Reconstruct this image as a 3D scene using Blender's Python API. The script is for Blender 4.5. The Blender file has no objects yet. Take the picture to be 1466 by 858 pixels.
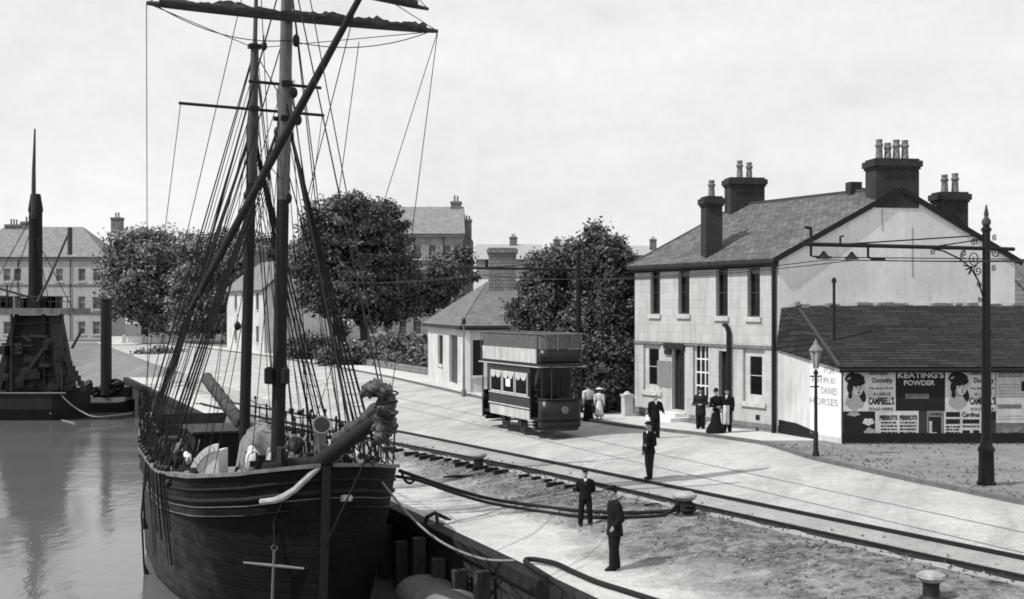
import bpy, bmesh, math, random
import numpy as np
from mathutils import Vector, Matrix
random.seed(7); np.random.seed(7)
R = math.radians
scn = bpy.context.scene
col = scn.collection
HC, F, CX, HY = 5.0, 1800.0, 733.0, 443.0      # camera height, focal (photo px), principal point, horizon row
V = Vector

# ------------------------------------------------------------------ ground shape
def dist_quay(X, Y): return (X + .42*Y - 12.0)/1.0846          # metres landward of the quay edge
def interp(x, xs, ys):
    return float(np.interp(x, xs, ys))
def hd(d): return interp(d, [2, 5.5, 9, 12], [-.8, -.3, -.2, 0.0])
KERB_PX = [(1466,722),(1310,690),(1170,659),(1100,637),(1000,623),(900,612),(835,602),(690,571),(560,541),(480,526),(380,510),(300,500)]
KERB = [(F*HC/(y-HY), (x-CX)*HC/(y-HY)) for x, y in KERB_PX]
KY = [k[0] for k in KERB]; KX = [k[1] for k in KERB]
def kerb_x(Y):
    if Y < KY[0]: return KX[0] - .42*(Y-KY[0])
    if Y > KY[-1]: return KX[-1] - .5*(Y-KY[-1])
    return interp(Y, KY, KX)
def gz(X, Y):
    if X > kerb_x(Y): return .12
    return hd(dist_quay(X, Y))
def plane(px, py, Y): return V(((px-CX)/F*Y, Y, HC-(py-HY)/F*Y))   # point at depth Y
def gnd(px, py):
    Y = F*HC/(py-HY)
    for _ in range(30):
        X = (px-CX)/F*Y
        Y = .5*Y + .5*F*(HC-gz(X, Y))/(py-HY)
    X = (px-CX)/F*Y
    return V((X, Y, gz(X, Y)))
US, UN = V((-.3872, .922, 0)), V((.922, .3872, 0))
def W(s, d, z=0): return V((12, 0, 0)) + US*s + UN*d + V((0, 0, z))

# ------------------------------------------------------------------ mesh builder
def frame_of(d):
    d = d.normalized()
    a = V((0,0,1)) if abs(d.z) < .95 else V((1,0,0))
    u = d.cross(a).normalized(); v = d.cross(u).normalized()
    return u, v
class MB:
    def __init__(s): s.v = []; s.f = []
    def quad(s, *p):
        n = len(s.v); s.v += [V(q) for q in p]; s.f.append(tuple(range(n, n+len(p))))
    def box3(s, o, a, b, c):
        o, a, b, c = V(o), V(a), V(b), V(c)
        if a.cross(b).dot(c) < 0: a, b = b, a
        n = len(s.v)
        s.v += [o, o+a, o+a+b, o+b, o+c, o+a+c, o+a+b+c, o+b+c]
        for q in [(3,2,1,0),(4,5,6,7),(0,1,5,4),(1,2,6,5),(2,3,7,6),(3,0,4,7)]: s.f.append(tuple(n+i for i in q))
    def box(s, c, size, rz=0, rot=None):
        m = rot if rot else Matrix.Rotation(rz, 3, 'Z')
        a, b, d = m@V((size[0],0,0)), m@V((0,size[1],0)), m@V((0,0,size[2]))
        s.box3(V(c)-(a+b+d)/2, a, b, d)
    def tube(s, pts, r, n=8, cap=True):
        pts = [V(p) for p in pts]
        rs = r if isinstance(r, (list, tuple)) else [r]*len(pts)
        base = len(s.v); u = None
        for i, p in enumerate(pts):
            d = (pts[min(i+1, len(pts)-1)] - pts[max(i-1, 0)])
            if u is None: u, w = frame_of(d)
            else:
                d = d.normalized(); u = (u - d*u.dot(d)).normalized(); w = d.cross(u)
            for k in range(n):
                a = 2*math.pi*k/n
                s.v.append(p + (u*math.cos(a) + w*math.sin(a))*rs[i])
        for i in range(len(pts)-1):
            for k in range(n):
                k2 = (k+1) % n
                s.f.append((base+i*n+k, base+i*n+k2, base+(i+1)*n+k2, base+(i+1)*n+k))
        if cap:
            s.f.append(tuple(base+k for k in reversed(range(n))))
            s.f.append(tuple(base+(len(pts)-1)*n+k for k in range(n)))
    def bar(s, p, q, w, h=None):
        p, q = V(p), V(q); d = q-p; u, v = frame_of(d); h = h or w
        s.box3(p-u*w/2-v*h/2, u*w, v*h, d)
    def lathe(s, c, prof, n=16, axis=None):
        c = V(c); base = len(s.v)
        ax = V(axis).normalized() if axis else V((0,0,1))
        u, w = (V((1,0,0)), V((0,1,0))) if axis is None else frame_of(ax)
        for r, z in prof:
            for k in range(n):
                a = 2*math.pi*k/n
                s.v.append(c + u*(r*math.cos(a)) + w*(r*math.sin(a)) + ax*z)
        for i in range(len(prof)-1):
            for k in range(n):
                k2 = (k+1) % n
                s.f.append((base+i*n+k, base+i*n+k2, base+(i+1)*n+k2, base+(i+1)*n+k))
        s.f.append(tuple(base+k for k in reversed(range(n))))
        s.f.append(tuple(base+(len(prof)-1)*n+k for k in range(n)))
    def prism(s, poly, vec):
        poly = [V(p) for p in poly]; vec = V(vec); n = len(poly); b = len(s.v)
        nn = V((0,0,0))
        for i in range(n): nn += poly[i].cross(poly[(i+1) % n])
        if nn.dot(vec) > 0: poly.reverse()
        s.v += poly + [p+vec for p in poly]
        s.f.append(tuple(range(b, b+n))); s.f.append(tuple(b+n+i for i in reversed(range(n))))
        for i in range(n):
            j = (i+1) % n; s.f.append((b+j, b+i, b+n+i, b+n+j))
    def ell(s, c, r, nu=12, nv=8, rot=None, jit=0):
        c = V(c); base = len(s.v); rot = rot or Matrix.Identity(3)
        for i in range(nv+1):
            t = math.pi*i/nv
            for k in range(nu):
                a = 2*math.pi*k/nu; j = 1 + jit*(random.random()-.5)
                s.v.append(c + rot@V((r[0]*math.sin(t)*math.cos(a)*j, r[1]*math.sin(t)*math.sin(a)*j, -r[2]*math.cos(t)*j)))
        for i in range(nv):
            for k in range(nu):
                k2 = (k+1) % nu
                s.f.append((base+i*nu+k, base+i*nu+k2, base+(i+1)*nu+k2, base+(i+1)*nu+k))
    def grid(s, rows):
        b = len(s.v); m = len(rows[0])
        for r in rows: s.v += [V(p) for p in r]
        for i in range(len(rows)-1):
            for k in range(m-1):
                s.f.append((b+i*m+k, b+i*m+k+1, b+(i+1)*m+k+1, b+(i+1)*m+k))
    def build(s, name, mat, parent=None, smooth=False, loc=None, bevel=0):
        me = bpy.data.meshes.new(name)
        off = V((0,0,0))
        if parent is not None: off = V(parent['_loc'])
        elif loc is not None: off = V(loc)
        me.from_pydata([tuple(p-off) for p in s.v], [], s.f); me.update()
        uvs = me.uv_layers.new(name='UV')
        co = [v.co for v in me.vertices]
        for pl in me.polygons:
            n = pl.normal
            t = V((0,0,1)).cross(n)
            t = t.normalized() if t.length > .05 else V((1,0,0))
            bb = n.cross(t)
            for li in pl.loop_indices:
                p = co[me.loops[li].vertex_index] + off
                uvs.data[li].uv = (p.dot(t), p.dot(bb))
        if smooth:
            for pl in me.polygons: pl.use_smooth = True
        o = bpy.data.objects.new(name, me); col.objects.link(o)
        if mat: me.materials.append(mat)
        if parent is not None:
            o.parent = parent; o['_loc'] = tuple(off)
        else:
            o.location = off; o['_loc'] = tuple(off)
        if bevel:
            m = o.modifiers.new('bevel', 'BEVEL'); m.width = bevel; m.segments = 2; m.limit_method = 'ANGLE'
        if smooth == 2:
            me.set_sharp_from_angle(angle=R(38))
        return o
def tag(o, label=None, cat=None, group=None, kind=None):
    if label: o['label'] = label
    if cat: o['category'] = cat
    if group: o['group'] = group
    if kind: o['kind'] = kind
    return o
def thing(name, label, cat, loc, group=None):
    o = bpy.data.objects.new(name, None); col.objects.link(o); o.location = loc
    o['_loc'] = tuple(loc); o.empty_display_size = .2
    return tag(o, label, cat, group)
def one(fn, name, mat, parent=None, **k):
    m = MB(); fn(m); return m.build(name, mat, parent, **k)
def copy_tree(o, parent=None):
    c = o.copy(); col.objects.link(c); c.parent = parent
    for ch in list(o.children): copy_tree(ch, c)
    return c
def struct(name, mb, mat, **k): return tag(mb.build(name, mat, **k), kind='structure')
def text_mb(txt, origin, right, up, width, height, bold=0.0):
    cu = bpy.data.curves.new('t', 'FONT'); cu.body = txt; cu.offset = bold; cu.resolution_u = 3
    ob = bpy.data.objects.new('t', cu); col.objects.link(ob)
    bpy.context.view_layer.update()
    me = ob.evaluated_get(bpy.context.evaluated_depsgraph_get()).to_mesh()
    vs = np.array([v.co[:] for v in me.vertices]); fs = [tuple(p.vertices) for p in me.polygons]
    ob.to_mesh_clear(); bpy.data.objects.remove(ob); bpy.data.curves.remove(cu)
    m = MB()
    mn, mx = vs.min(0), vs.max(0); ex = np.maximum(mx-mn, 1e-6)
    o, r, u = V(origin), V(right).normalized(), V(up).normalized()
    for v in vs:
        m.v.append(o + r*float((v[0]-mn[0])/ex[0]*width) + u*float((v[1]-mn[1])/ex[1]*height))
    m.f = fs
    return m

# ------------------------------------------------------------------ materials (all greys: the photograph is black and white)
def nt(name):
    m = bpy.data.materials.new(name); m.use_nodes = True
    t = m.node_tree; b = t.nodes['Principled BSDF']
    return m, t, b
class G:                                                        # tiny node helper
    def __init__(s, t): s.t = t
    def n(s, typ, **k):
        x = s.t.nodes.new(typ)
        for a, v in k.items(): setattr(x, a, v)
        return x
    def l(s, a, b): s.t.links.new(a, b)
    def noise(s, vec, scale, detail=4, rough=.6):
        x = s.n('ShaderNodeTexNoise'); x.inputs['Scale'].default_value = scale
        x.inputs['Detail'].default_value = detail; x.inputs['Roughness'].default_value = rough
        if vec: s.l(vec, x.inputs['Vector'])
        return x.outputs['Fac']
    def mr(s, val, a, b, c, d):
        x = s.n('ShaderNodeMapRange'); s.l(val, x.inputs[0])
        for i, v in enumerate((a, b, c, d)): x.inputs[1+i].default_value = v
        return x.outputs[0]
    def math(s, op, a, b=None, clamp=False):
        x = s.n('ShaderNodeMath', operation=op, use_clamp=clamp)
        for i, v in enumerate((a, b)):
            if v is None: continue
            if isinstance(v, (int, float)): x.inputs[i].default_value = v
            else: s.l(v, x.inputs[i])
        return x.outputs[0]
    def mix(s, f, a, b):
        x = s.n('ShaderNodeMix', data_type='FLOAT')
        for i, v in zip((0, 2, 3), (f, a, b)):
            if isinstance(v, (int, float)): x.inputs[i].default_value = v
            else: s.l(v, x.inputs[i])
        return x.outputs[0]
    def obj(s): return s.n('ShaderNodeTexCoord').outputs['Object']
    def world(s): return s.n('ShaderNodeNewGeometry').outputs['Position']
    def uv(s): return s.n('ShaderNodeTexCoord').outputs['UV']
    def scale(s, vec, sc):
        x = s.n('ShaderNodeMapping'); x.inputs['Scale'].default_value = sc; s.l(vec, x.inputs['Vector']); return x.outputs[0]
    def bump(s, h, strength, dist, b):
        x = s.n('ShaderNodeBump'); x.inputs['Strength'].default_value = strength; x.inputs['Distance'].default_value = dist
        s.l(h, x.inputs['Height']); s.l(x.outputs[0], b.inputs['Normal'])
def grey(name, v, var=.35, scale=3.0, fine=40.0, rough=.85, bump=.3, streak=0, metal=0, pits=0):
    m, t, b = nt(name); g = G(t); p = g.world()
    n1 = g.noise(p, scale, 5); n2 = g.noise(p, fine, 3)
    c = g.mix(.4, n1, n2)
    c = g.mr(c, .3, .7, v*(1-var), v*(1+var))
    if streak:
        n3 = g.noise(g.scale(p, (2.2, 2.2, .25)), 1.6, 5, .7)
        c = g.math('MULTIPLY', c, g.mr(n3, .42, .7, 1.0, 1-streak))
    if pits:
        c = g.math('MULTIPLY', c, g.mr(g.noise(p, 3.2, 9, .8), .56, .64, 1.0, 1-pits)); c = g.math('MULTIPLY', c, g.mr(g.noise(p, .45, 5, .6), .4, .65, 1.05, .82))
    cc = g.n('ShaderNodeCombineColor')
    for i in range(3): g.l(c, cc.inputs[i])
    g.l(cc.outputs[0], b.inputs['Base Color'])
    b.inputs['Roughness'].default_value = rough; b.inputs['Metallic'].default_value = metal
    b.inputs['Specular IOR Level'].default_value = .3
    if bump: g.bump(g.mix(.5, n1, n2), bump, .02, b)
    return m
def setv(g, b, c):
    cc = g.n('ShaderNodeCombineColor')
    for i in range(3): g.l(c, cc.inputs[i])
    g.l(cc.outputs[0], b.inputs['Base Color'])
def masonry(name, v, joint, bw, bh, mort=.02, var=.3, rough=.9, bump=.5, offset=.5, stain=.3, blk=.12):
    m, t, b = nt(name); g = G(t); uv = g.uv(); p = g.world()
    wob = g.noise(p, 2.5, 3)
    br = g.n('ShaderNodeTexBrick', offset=offset)
    add = g.n('ShaderNodeVectorMath', operation='ADD'); g.l(uv, add.inputs[0])
    cw = g.n('ShaderNodeCombineXYZ'); g.l(g.mr(wob, 0, 1, -.02, .02), cw.inputs[0]); g.l(g.mr(wob, 0, 1, .02, -.02), cw.inputs[1])
    g.l(cw.outputs[0], add.inputs[1]); g.l(add.outputs[0], br.inputs['Vector'])
    br.inputs['Scale'].default_value = 1; br.inputs['Brick Width'].default_value = bw; br.inputs['Row Height'].default_value = bh
    br.inputs['Mortar Size'].default_value = mort; br.inputs['Mortar Smooth'].default_value = .3
    br.inputs['Color1'].default_value = (1-blk,)*3+(1,); br.inputs['Color2'].default_value = (1+blk,)*3+(1,); br.inputs['Mortar'].default_value = (joint/v,)*3+(1,)
    n1 = g.noise(p, 1.1, 6, .65); n2 = g.noise(p, 30, 3)
    c = g.math('MULTIPLY', br.outputs['Color'], g.mr(g.mix(.5, n1, n2), .3, .7, v*(1-var), v*(1+var)))
    n3 = g.noise(g.scale(p, (1.6, 1.6, .22)), 1.4, 5, .7)
    c = g.math('MULTIPLY', c, g.mr(n3, .45, .75, 1.0, 1-stain))
    setv(g, b, c); b.inputs['Roughness'].default_value = rough; b.inputs['Specular IOR Level'].default_value = .25
    h = g.math('SUBTRACT', g.math('MULTIPLY', n2, .5), br.outputs['Fac'])
    g.bump(h, bump, .03, b)
    return m
M = {}
M['facade'] = masonry('dressed_stone', .47, .4, .8, .36, .01, .15, stain=.3, blk=.04)
M['rubble'] = masonry('rubble_stone', .2, .12, .45, .22, .03, .3)
M['hazed_stone'] = masonry('hazed_sandstone', .46, .4, .9, .4, .02, .15, blk=.05)  # distance haze painted in as paler stone
M['hazed_greystone'] = masonry('hazed_grey_stone', .27, .22, .9, .4, .02, .2)  # stone lightened in colour to imitate haze
M['slate'] = masonry('slate', .125, .05, .34, .2, .018, .35, rough=.75, bump=.8, stain=.35, blk=.3)
M['hazed_slate'] = masonry('hazed_slate', .24, .17, .5, .3, .018, .2, blk=.15)  # roof colour paled to stand for distance haze
M['slate_dark'] = masonry('dark_slate', .026, .006, .9, .2, .024, .6, rough=.85, bump=.9, stain=.25, blk=.4)
M['brick'] = masonry('chimney_brick', .035, .06, .24, .08, .01, .45, stain=.5)
M['quoin'] = masonry('light_stone', .34, .25, .5, .4, .015, .2)
M['quaystone'] = masonry('quay_masonry', .03, .012, 1.1, .5, .03, .5)
M['whitewash'] = grey('whitewash', .56, .15, .8, 18, .9, .4, streak=.25, pits=.2)
M['white'] = grey('white_paint', .72, .08, 2, 30, .6, .1)
M['offwhite'] = grey('weathered_white', .5, .25, 3, 25, .7, .2, streak=.25)
M['paper'] = grey('poster_paper', .56, .22, 2.2, 16, .9, .5, streak=.3)
M['ink'] = grey('black_ink', .012, .3, 5, 40, .8, 0)
M['inkgrey'] = grey('faded_ink', .14, .5, 8, 50, .9, 0)
M['skin'] = grey('skin', .3, .1, 10, 60, .6, .05)
M['cloth'] = grey('dark_cloth', .005, .4, 9, 90, .95, .3)
M['cloth2'] = grey('charcoal_cloth', .014, .4, 9, 90, .95, .3)
M['clothwhite'] = grey('white_cloth', .6, .12, 9, 70, .9, .3)
M['black'] = grey('black_iron', .008, .4, 6, 60, .55, .2)
M['iron'] = grey('cast_iron', .02, .5, 6, 50, .6, .4)
M['glass'] = grey('dark_glass', .008, .5, .8, 3, .15, .06)
M['hazed_glass'] = grey('hazed_window_glass', .1, .3, 1, 6, .3, 0)  # panes lightened: haze put into the colour
M['frame'] = grey('window_frame_paint', .45, .15, 4, 40, .6, .1)
M['rope'] = grey('tarred_rope', .012, .4, 20, 90, .9, .4)
M['hemp'] = grey('hemp_rope', .2, .3, 20, 90, .9, .4)
M['mast'] = grey('varnished_spar', .045, .4, 4, 40, .6, .2, streak=.4)
M['mastlight'] = grey('scraped_spar', .12, .35, 4, 40, .6, .2, streak=.5)
M['darkwood'] = grey('dark_timber', .014, .5, 4, 40, .85, .5, streak=.4)
M['wood'] = grey('weathered_timber', .16, .35, 4, 40, .85, .5, streak=.5)
M['canvas'] = grey('grey_canvas', .2, .25, 5, 60, .95, .4)
M['sail'] = grey('furled_sailcloth', .055, .55, 3, 40, .95, .6)
M['barnacle'] = grey('wet_dark_hull', .02, .6, 2, 30, .5, .3)
M['pile'] = grey('fender_timber', .05, .5, 4, 40, .85, .5, streak=.5)
M['bark'] = grey('bark', .05, .4, 6, 40, .95, .6)
M['tramdark'] = grey('tram_dark_panel', .013, .3, 3, 60, .35, .05)
M['trammid'] = grey('tram_mid_panel', .03, .3, 3, 60, .35, .05)
M['lead'] = grey('lead_flashing', .05, .3, 4, 40, .7, .2)
def hullmat():
    m, t, b = nt('tarred_hull_planks'); g = G(t); p = g.world()
    wv = g.n('ShaderNodeTexWave', wave_type='BANDS', bands_direction='Z'); g.l(p, wv.inputs['Vector'])
    wv.inputs['Scale'].default_value = 1.05; wv.inputs['Distortion'].default_value = .5; wv.inputs['Detail'].default_value = 1
    line = g.mr(wv.outputs['Fac'], .0, .08, 0, 1)
    n1 = g.noise(g.scale(p, (.7, .7, 1.6)), 1.6, 6, .7); n2 = g.noise(g.scale(p, (9, 9, 1.0)), 2.2, 4, .7); n3 = g.noise(p, 35, 3)
    c = g.mr(g.mix(.45, n1, n2), .33, .68, .0012, .012)
    c = g.math('MULTIPLY', c, g.mr(line, 0, 1, .7, 1)); c = g.math('MULTIPLY', c, g.mr(n3, .3, .7, .6, 1.4))
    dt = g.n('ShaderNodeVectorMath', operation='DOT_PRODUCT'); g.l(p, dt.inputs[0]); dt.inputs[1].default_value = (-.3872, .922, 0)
    aft = g.math('ADD', dt.outputs['Value'], g.mr(n1, .3, .7, -1.0, 1.0))          # sunlit side painted in: planks lighter aft of the bow
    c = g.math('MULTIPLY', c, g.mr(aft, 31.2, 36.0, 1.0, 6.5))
    setv(g, b, c); b.inputs['Roughness'].default_value = .7; b.inputs['Specular IOR Level'].default_value = .12
    g.bump(g.math('ADD', line, g.math('MULTIPLY', n3, .5)), .5, .02, b)
    return m
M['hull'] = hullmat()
def groundmat(name, v, var, patch, bump, fine_dark=.0, ruts=0):
    m, t, b = nt(name); g = G(t); p = g.world()
    n1 = g.noise(p, .35, 6, .65); n2 = g.noise(p, 3.0, 6, .7); n3 = g.noise(p, 22, 4, .7)
    c = g.mix(.5, g.mix(.5, n1, n2), n3)
    c = g.mr(c, .4, .6, v*(1-var*1.25), v*(1+var*1.1))
    cl_ = g.noise(p, 4.5, 8, .82)
    c = g.math('MULTIPLY', c, g.mr(cl_, .53, .66, 1.0, 1-patch*1.4))
    c = g.math('MULTIPLY', c, g.mr(g.noise(p, 60, 3, .8), .3, .7, 1-var, 1+var))
    sp = g.noise(g.scale(p, (1, 1, 1)), 1.5, 8, .75)
    c = g.math('MULTIPLY', c, g.mr(sp, .5, .68, 1.0, 1-patch))
    st = g.noise(p, 9.0, 4, .6)
    c = g.math('MULTIPLY', c, g.mr(st, .6, .7, 1.0, 1-fine_dark))
    if ruts:
        rt = g.n('ShaderNodeMapping'); rt.inputs['Rotation'].default_value = (0, 0, R(-67.2)); rt.inputs['Scale'].default_value = (1, 1, 1); g.l(p, rt.inputs['Vector'])
        dm = g.n('ShaderNodeVectorMath', operation='ADD'); g.l(rt.outputs[0], dm.inputs[0]); dx = g.n('ShaderNodeCombineXYZ'); g.l(g.mr(g.noise(p, .12, 3), 0, 1, -1.5, 1.5), dx.inputs[1]); g.l(dx.outputs[0], dm.inputs[1])
        rs = g.noise(g.scale(dm.outputs[0], (.035, .75, 1)), 1.0, 6, .7)
        c = g.math('MULTIPLY', c, g.mr(rs, .42, .66, 1.0+ruts*.3, 1-ruts))
    setv(g, b, c); b.inputs['Roughness'].default_value = .95; b.inputs['Specular IOR Level'].default_value = .15
    g.bump(g.mix(.4, n2, n3), bump, .08, b)
    return m
def quaymat():
    m, t, b = nt('quay_paving_and_dirt'); g = G(t); p = g.world()
    n1 = g.noise(p, .35, 6, .65); n2 = g.noise(p, 2.2, 6, .72); n3 = g.noise(p, 22, 4, .7); n4 = g.noise(p, 1.1, 8, .78)
    dt = g.n('ShaderNodeVectorMath', operation='DOT_PRODUCT'); g.l(p, dt.inputs[0]); dt.inputs[1].default_value = (.922, .3872, 0)
    d = g.math('SUBTRACT', dt.outputs['Value'], 11.064)
    d = g.math('ADD', d, g.mr(n1, .3, .7, -1.3, 1.3)); d = g.math('ADD', d, g.mr(n4, .3, .7, -1.1, 1.1))
    k = g.mr(d, 1.9, 3.5, 0, 1)
    base = g.mix(.5, g.mix(.5, n1, n2), n3)
    pav = g.mr(base, .4, .6, .36, .6); dirt = g.mr(g.mix(.5, base, n4), .41, .6, .035, .3)
    pav = g.math('MULTIPLY', pav, g.mr(n4, .52, .68, 1.0, .72))
    st = g.noise(p, 6.0, 8, .8); dirt = g.math('MULTIPLY', dirt, g.mr(st, .5, .62, 1.15, .4)); pav = g.math('MULTIPLY', pav, g.mr(st, .6, .72, 1.0, .75))
    setv(g, b, g.mix(k, pav, dirt)); b.inputs['Roughness'].default_value = .95; b.inputs['Specular IOR Level'].default_value = .15
    g.bump(g.math('MULTIPLY', g.mix(.5, n2, n3), g.mr(k, 0, 1, .4, 1)), .9, .1, b)
    return m
M['paving'] = quaymat()
M['dirt'] = M['paving']
M['road'] = groundmat('macadam_road', .43, .24, .2, .6, .2, .2)
M['trackbed'] = groundmat('track_bed', .33, .2, .3, .6, .3)
M['pavement'] = groundmat('flag_pavement', .52, .12, .2, .3, .1)
M['verge'] = groundmat('beaten_verge', .23, .3, .45, .8, .35)
M['grass'] = groundmat('rough_grass', .12, .3, .4, .9, .4)
M['shore'] = groundmat('shore_mud', .2, .3, .4, .8, .4)
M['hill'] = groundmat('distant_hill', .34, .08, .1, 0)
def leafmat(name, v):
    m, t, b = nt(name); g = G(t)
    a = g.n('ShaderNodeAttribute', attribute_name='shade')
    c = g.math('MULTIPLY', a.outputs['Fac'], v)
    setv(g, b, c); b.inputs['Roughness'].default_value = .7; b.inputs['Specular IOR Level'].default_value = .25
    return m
M['leaf'] = leafmat('dark_foliage', .1); M['leaf2'] = leafmat('mid_foliage', .12); M['leaf3'] = leafmat('hazed_foliage', .2)  # far leaves paled in colour to imitate haze
def watermat():
    m, t, b = nt('harbour_water'); g = G(t); p = g.world()
    b.inputs['Base Color'].default_value = (.12,)*3+(1,); b.inputs['Roughness'].default_value = .08; b.inputs['IOR'].default_value = 1.45
    n1 = g.noise(g.scale(p, (1.0, .55, 1)), 1.7, 5, .6); n2 = g.noise(g.scale(p, (.25, .12, 1)), 1.0, 3, .5)
    h = g.math('ADD', g.math('MULTIPLY', n1, .35), n2)
    g.bump(h, .32, .12, b)
    n4 = g.noise(g.scale(p, (.12, .5, 1)), .35, 4, .6)
    b.inputs['Specular IOR Level'].default_value = .5
    g.l(g.mr(n4, .35, .65, .03, .14), b.inputs['Roughness'])
    return m
M['water'] = watermat()

# ------------------------------------------------------------------ camera, sun, sky
cam = bpy.data.objects.new('camera', bpy.data.cameras.new('camera')); col.objects.link(cam); scn.camera = cam
cam.location = (0, 0, HC); cam.rotation_euler = (R(90), 0, 0)
cam.data.sensor_width = 36; cam.data.sensor_fit = 'HORIZONTAL'; cam.data.lens = 36*F/1466
cam.data.shift_y = (HY-429)/1466; cam.data.clip_end = 6000; cam.data.clip_start = .5
SUN_EL, SX, SY = 50, -.93, -.37
sd = V((SX*math.cos(R(SUN_EL)), SY*math.cos(R(SUN_EL)), math.sin(R(SUN_EL)))).normalized()
sl = bpy.data.lights.new('sun', 'SUN'); sl.energy = 4.1; sl.angle = R(.6); sl.color = (1, .995, .985)
so = bpy.data.objects.new('sun', sl); col.objects.link(so); so.rotation_euler = sd.to_track_quat('Z', 'Y').to_euler(); so.location = (-40, -10, 60)
wd = bpy.data.worlds.new('World'); scn.world = wd; wd.use_nodes = True
g = G(wd.node_tree); bg = wd.node_tree.nodes['Background']
sky = g.n('ShaderNodeTexSky', sky_type='NISHITA'); sky.sun_disc = False
sky.sun_elevation = R(SUN_EL); sky.sun_rotation = math.atan2(SX, SY)
bw = g.n('ShaderNodeRGBToBW'); g.l(sky.outputs[0], bw.inputs[0])
tc = g.n('ShaderNodeTexCoord').outputs['Generated']
c1 = g.noise(g.scale(tc, (1, 1, 3.2)), 2.6, 7, .62); c2 = g.noise(tc, 55, 3, .7)
cl = g.mr(g.mix(.2, c1, c2), .38, .62, 8.0, 9.7)
val = g.mix(.82, g.math('MINIMUM', bw.outputs[0], 9.0), cl)
cc = g.n('ShaderNodeCombineColor')
for i in range(3): g.l(val, cc.inputs[i])
g.l(cc.outputs[0], bg.inputs['Color']); bg.inputs['Strength'].default_value = .11
scn.view_settings.view_transform = 'Standard'; scn.view_settings.look = 'None'; scn.view_settings.exposure = 0
scn.render.engine = 'CYCLES'
scn.cycles.pixel_filter_type = 'BLACKMAN_HARRIS'; scn.cycles.filter_width = 1.75
# ================================================================== setting: ground strips, quay, water
ZW = -2.8
ys = list(np.concatenate([np.arange(6, 60, .8), np.arange(60, 108, 2.0)])) + [107.0]
ys = sorted(set(round(float(y), 3) for y in ys if y <= 107))
ys2 = list(np.linspace(107, 190, 40))
def rail_x(Y): return 10.63 - .5517*(Y-26.1)
def edge_x(Y): return 12 - .42*Y
def b1(Y): return max(rail_x(Y) - 1.64 - .55, edge_x(Y) + 3.2)
def b2(Y): return max(rail_x(Y) + .3, edge_x(Y) + 5)
def b0(Y): return edge_x(Y)
def bq(Y): return min(edge_x(Y) + 2.7 + .35*math.sin(Y*.31) + .2*math.sin(Y*.83+1), b1(Y)-.4)   # ragged edge of the paving
def b3(Y): return max(kerb_x(Y), b2(Y)+1)
def b4(Y): return b3(Y) + 3.0
def strip(fa, fb, n, stations, zoff=None):
    m = MB(); rows = []
    for Y in stations:
        a, b = fa(Y), fb(Y); r = []
        for k in range(n+1):
            X = a + (b-a)*k/n
            r.append((X, Y, hd(dist_quay(X, Y)) if zoff is None else zoff))
        rows.append(r)
    m.grid(rows); return m
struct('quay_paving', strip(b0, bq, 8, ys), M['paving'])
struct('quay_ground', strip(bq, b1, 14, ys), M['dirt'])
struct('railway_bed', strip(b1, b2, 8, ys), M['trackbed'])
struct('road', strip(b2, b3, 16, ys + ys2[1:]), M['road'])
near = [y for y in ys if y <= 46.8]; far = [y for y in ys + ys2[1:] if y >= 46.0]
struct('verge', strip(b3, b4, 3, near, .12), M['verge'])
far = [near[-1]] + [y for y in far if y > near[-1]]
struct('pavement', strip(b3, b4, 3, far, .12), M['pavement'])
k = MB(); rows = []
for Y in ys + ys2[1:]:
    x = b3(Y); rows.append([(x-.16, Y, -.05), (x-.16, Y, .125), (x+.02, Y, .125)])
k.grid(rows); struct('kerb', k, grey('kerb_stone', .12, .5, 4, 30, .9, .4))
struct('ground', strip(b4, lambda Y: 500, 6, ys + ys2[1:], .118), M['verge'])
fp = MB(); fp.grid([[(x, y, z) for x in (-2500, -400, 0, 400, 2500)] for y, z in ((190, .06), (500, .0), (3500, 0))])
struct('far_ground', fp, M['grass'])
# shore at the head of the basin
sh = MB(); rows = []
for Y in ys2:
    bb = edge_x(Y) + 5; row = []
    for k in range(61):
        X = bb - (1-k/60)**1.6*260
        a = min(1, max(0, (Y-128)/52)); b = min(1, max(0, (X-(bb-9))/8))
        mm = max(a*a*(3-2*a), b)
        row.append((X, Y, -3.6 + mm*(3.6 + hd(dist_quay(X, Y))*(1-a)) + .12*math.sin(X*.9)*math.sin(Y*.7)*(1-mm)))
    rows.append(row)
sh.grid(rows); struct('shore', sh, M['shore'])
wt = MB(); wt.grid([[(x, y, ZW) for x in (-600, -60, 40)] for y in (-30, 40, 186)])
struct('water', wt, M['water'])

# quay wall (one thing: masonry face, capping timber, fender piles, end face)
qw = thing('quay_wall', 'dark masonry quay wall with upright timber fender piles beside the moored ship', 'quay wall', tuple(W(30, 0, -.8)))
s0, s1 = 4.0, 116.05
m = MB()
m.box3(W(s0, .0, -4), US*(s1-s0), UN*.9, V((0,0,3.19-.03)))
m.build('wall_face', M['quaystone'], qw)
m = MB()
m.box3(W(s1-.9, .9, -4), UN*9, US*.9, V((0,0,3.16))); m.build('end_face', M['quaystone'], qw)
for i in range(28):
    m = MB(); a = s0 + i*4.0
    m.box3(W(a, -.16, -1.12), US*3.96, UN*.42, V((0,0,.345)))
    m.build('capping_timber', M['darkwood'], qw, bevel=.02)
for i in range(34):
    s = 22.6 + i*1.55
    m = MB(); m.box3(W(s, -.5, -4), US*.2, UN*.34, V((0,0,2.7 + .2*math.sin(i*2.3))))
    m.build('fender_pile', M['pile'], qw, bevel=.02)

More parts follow.
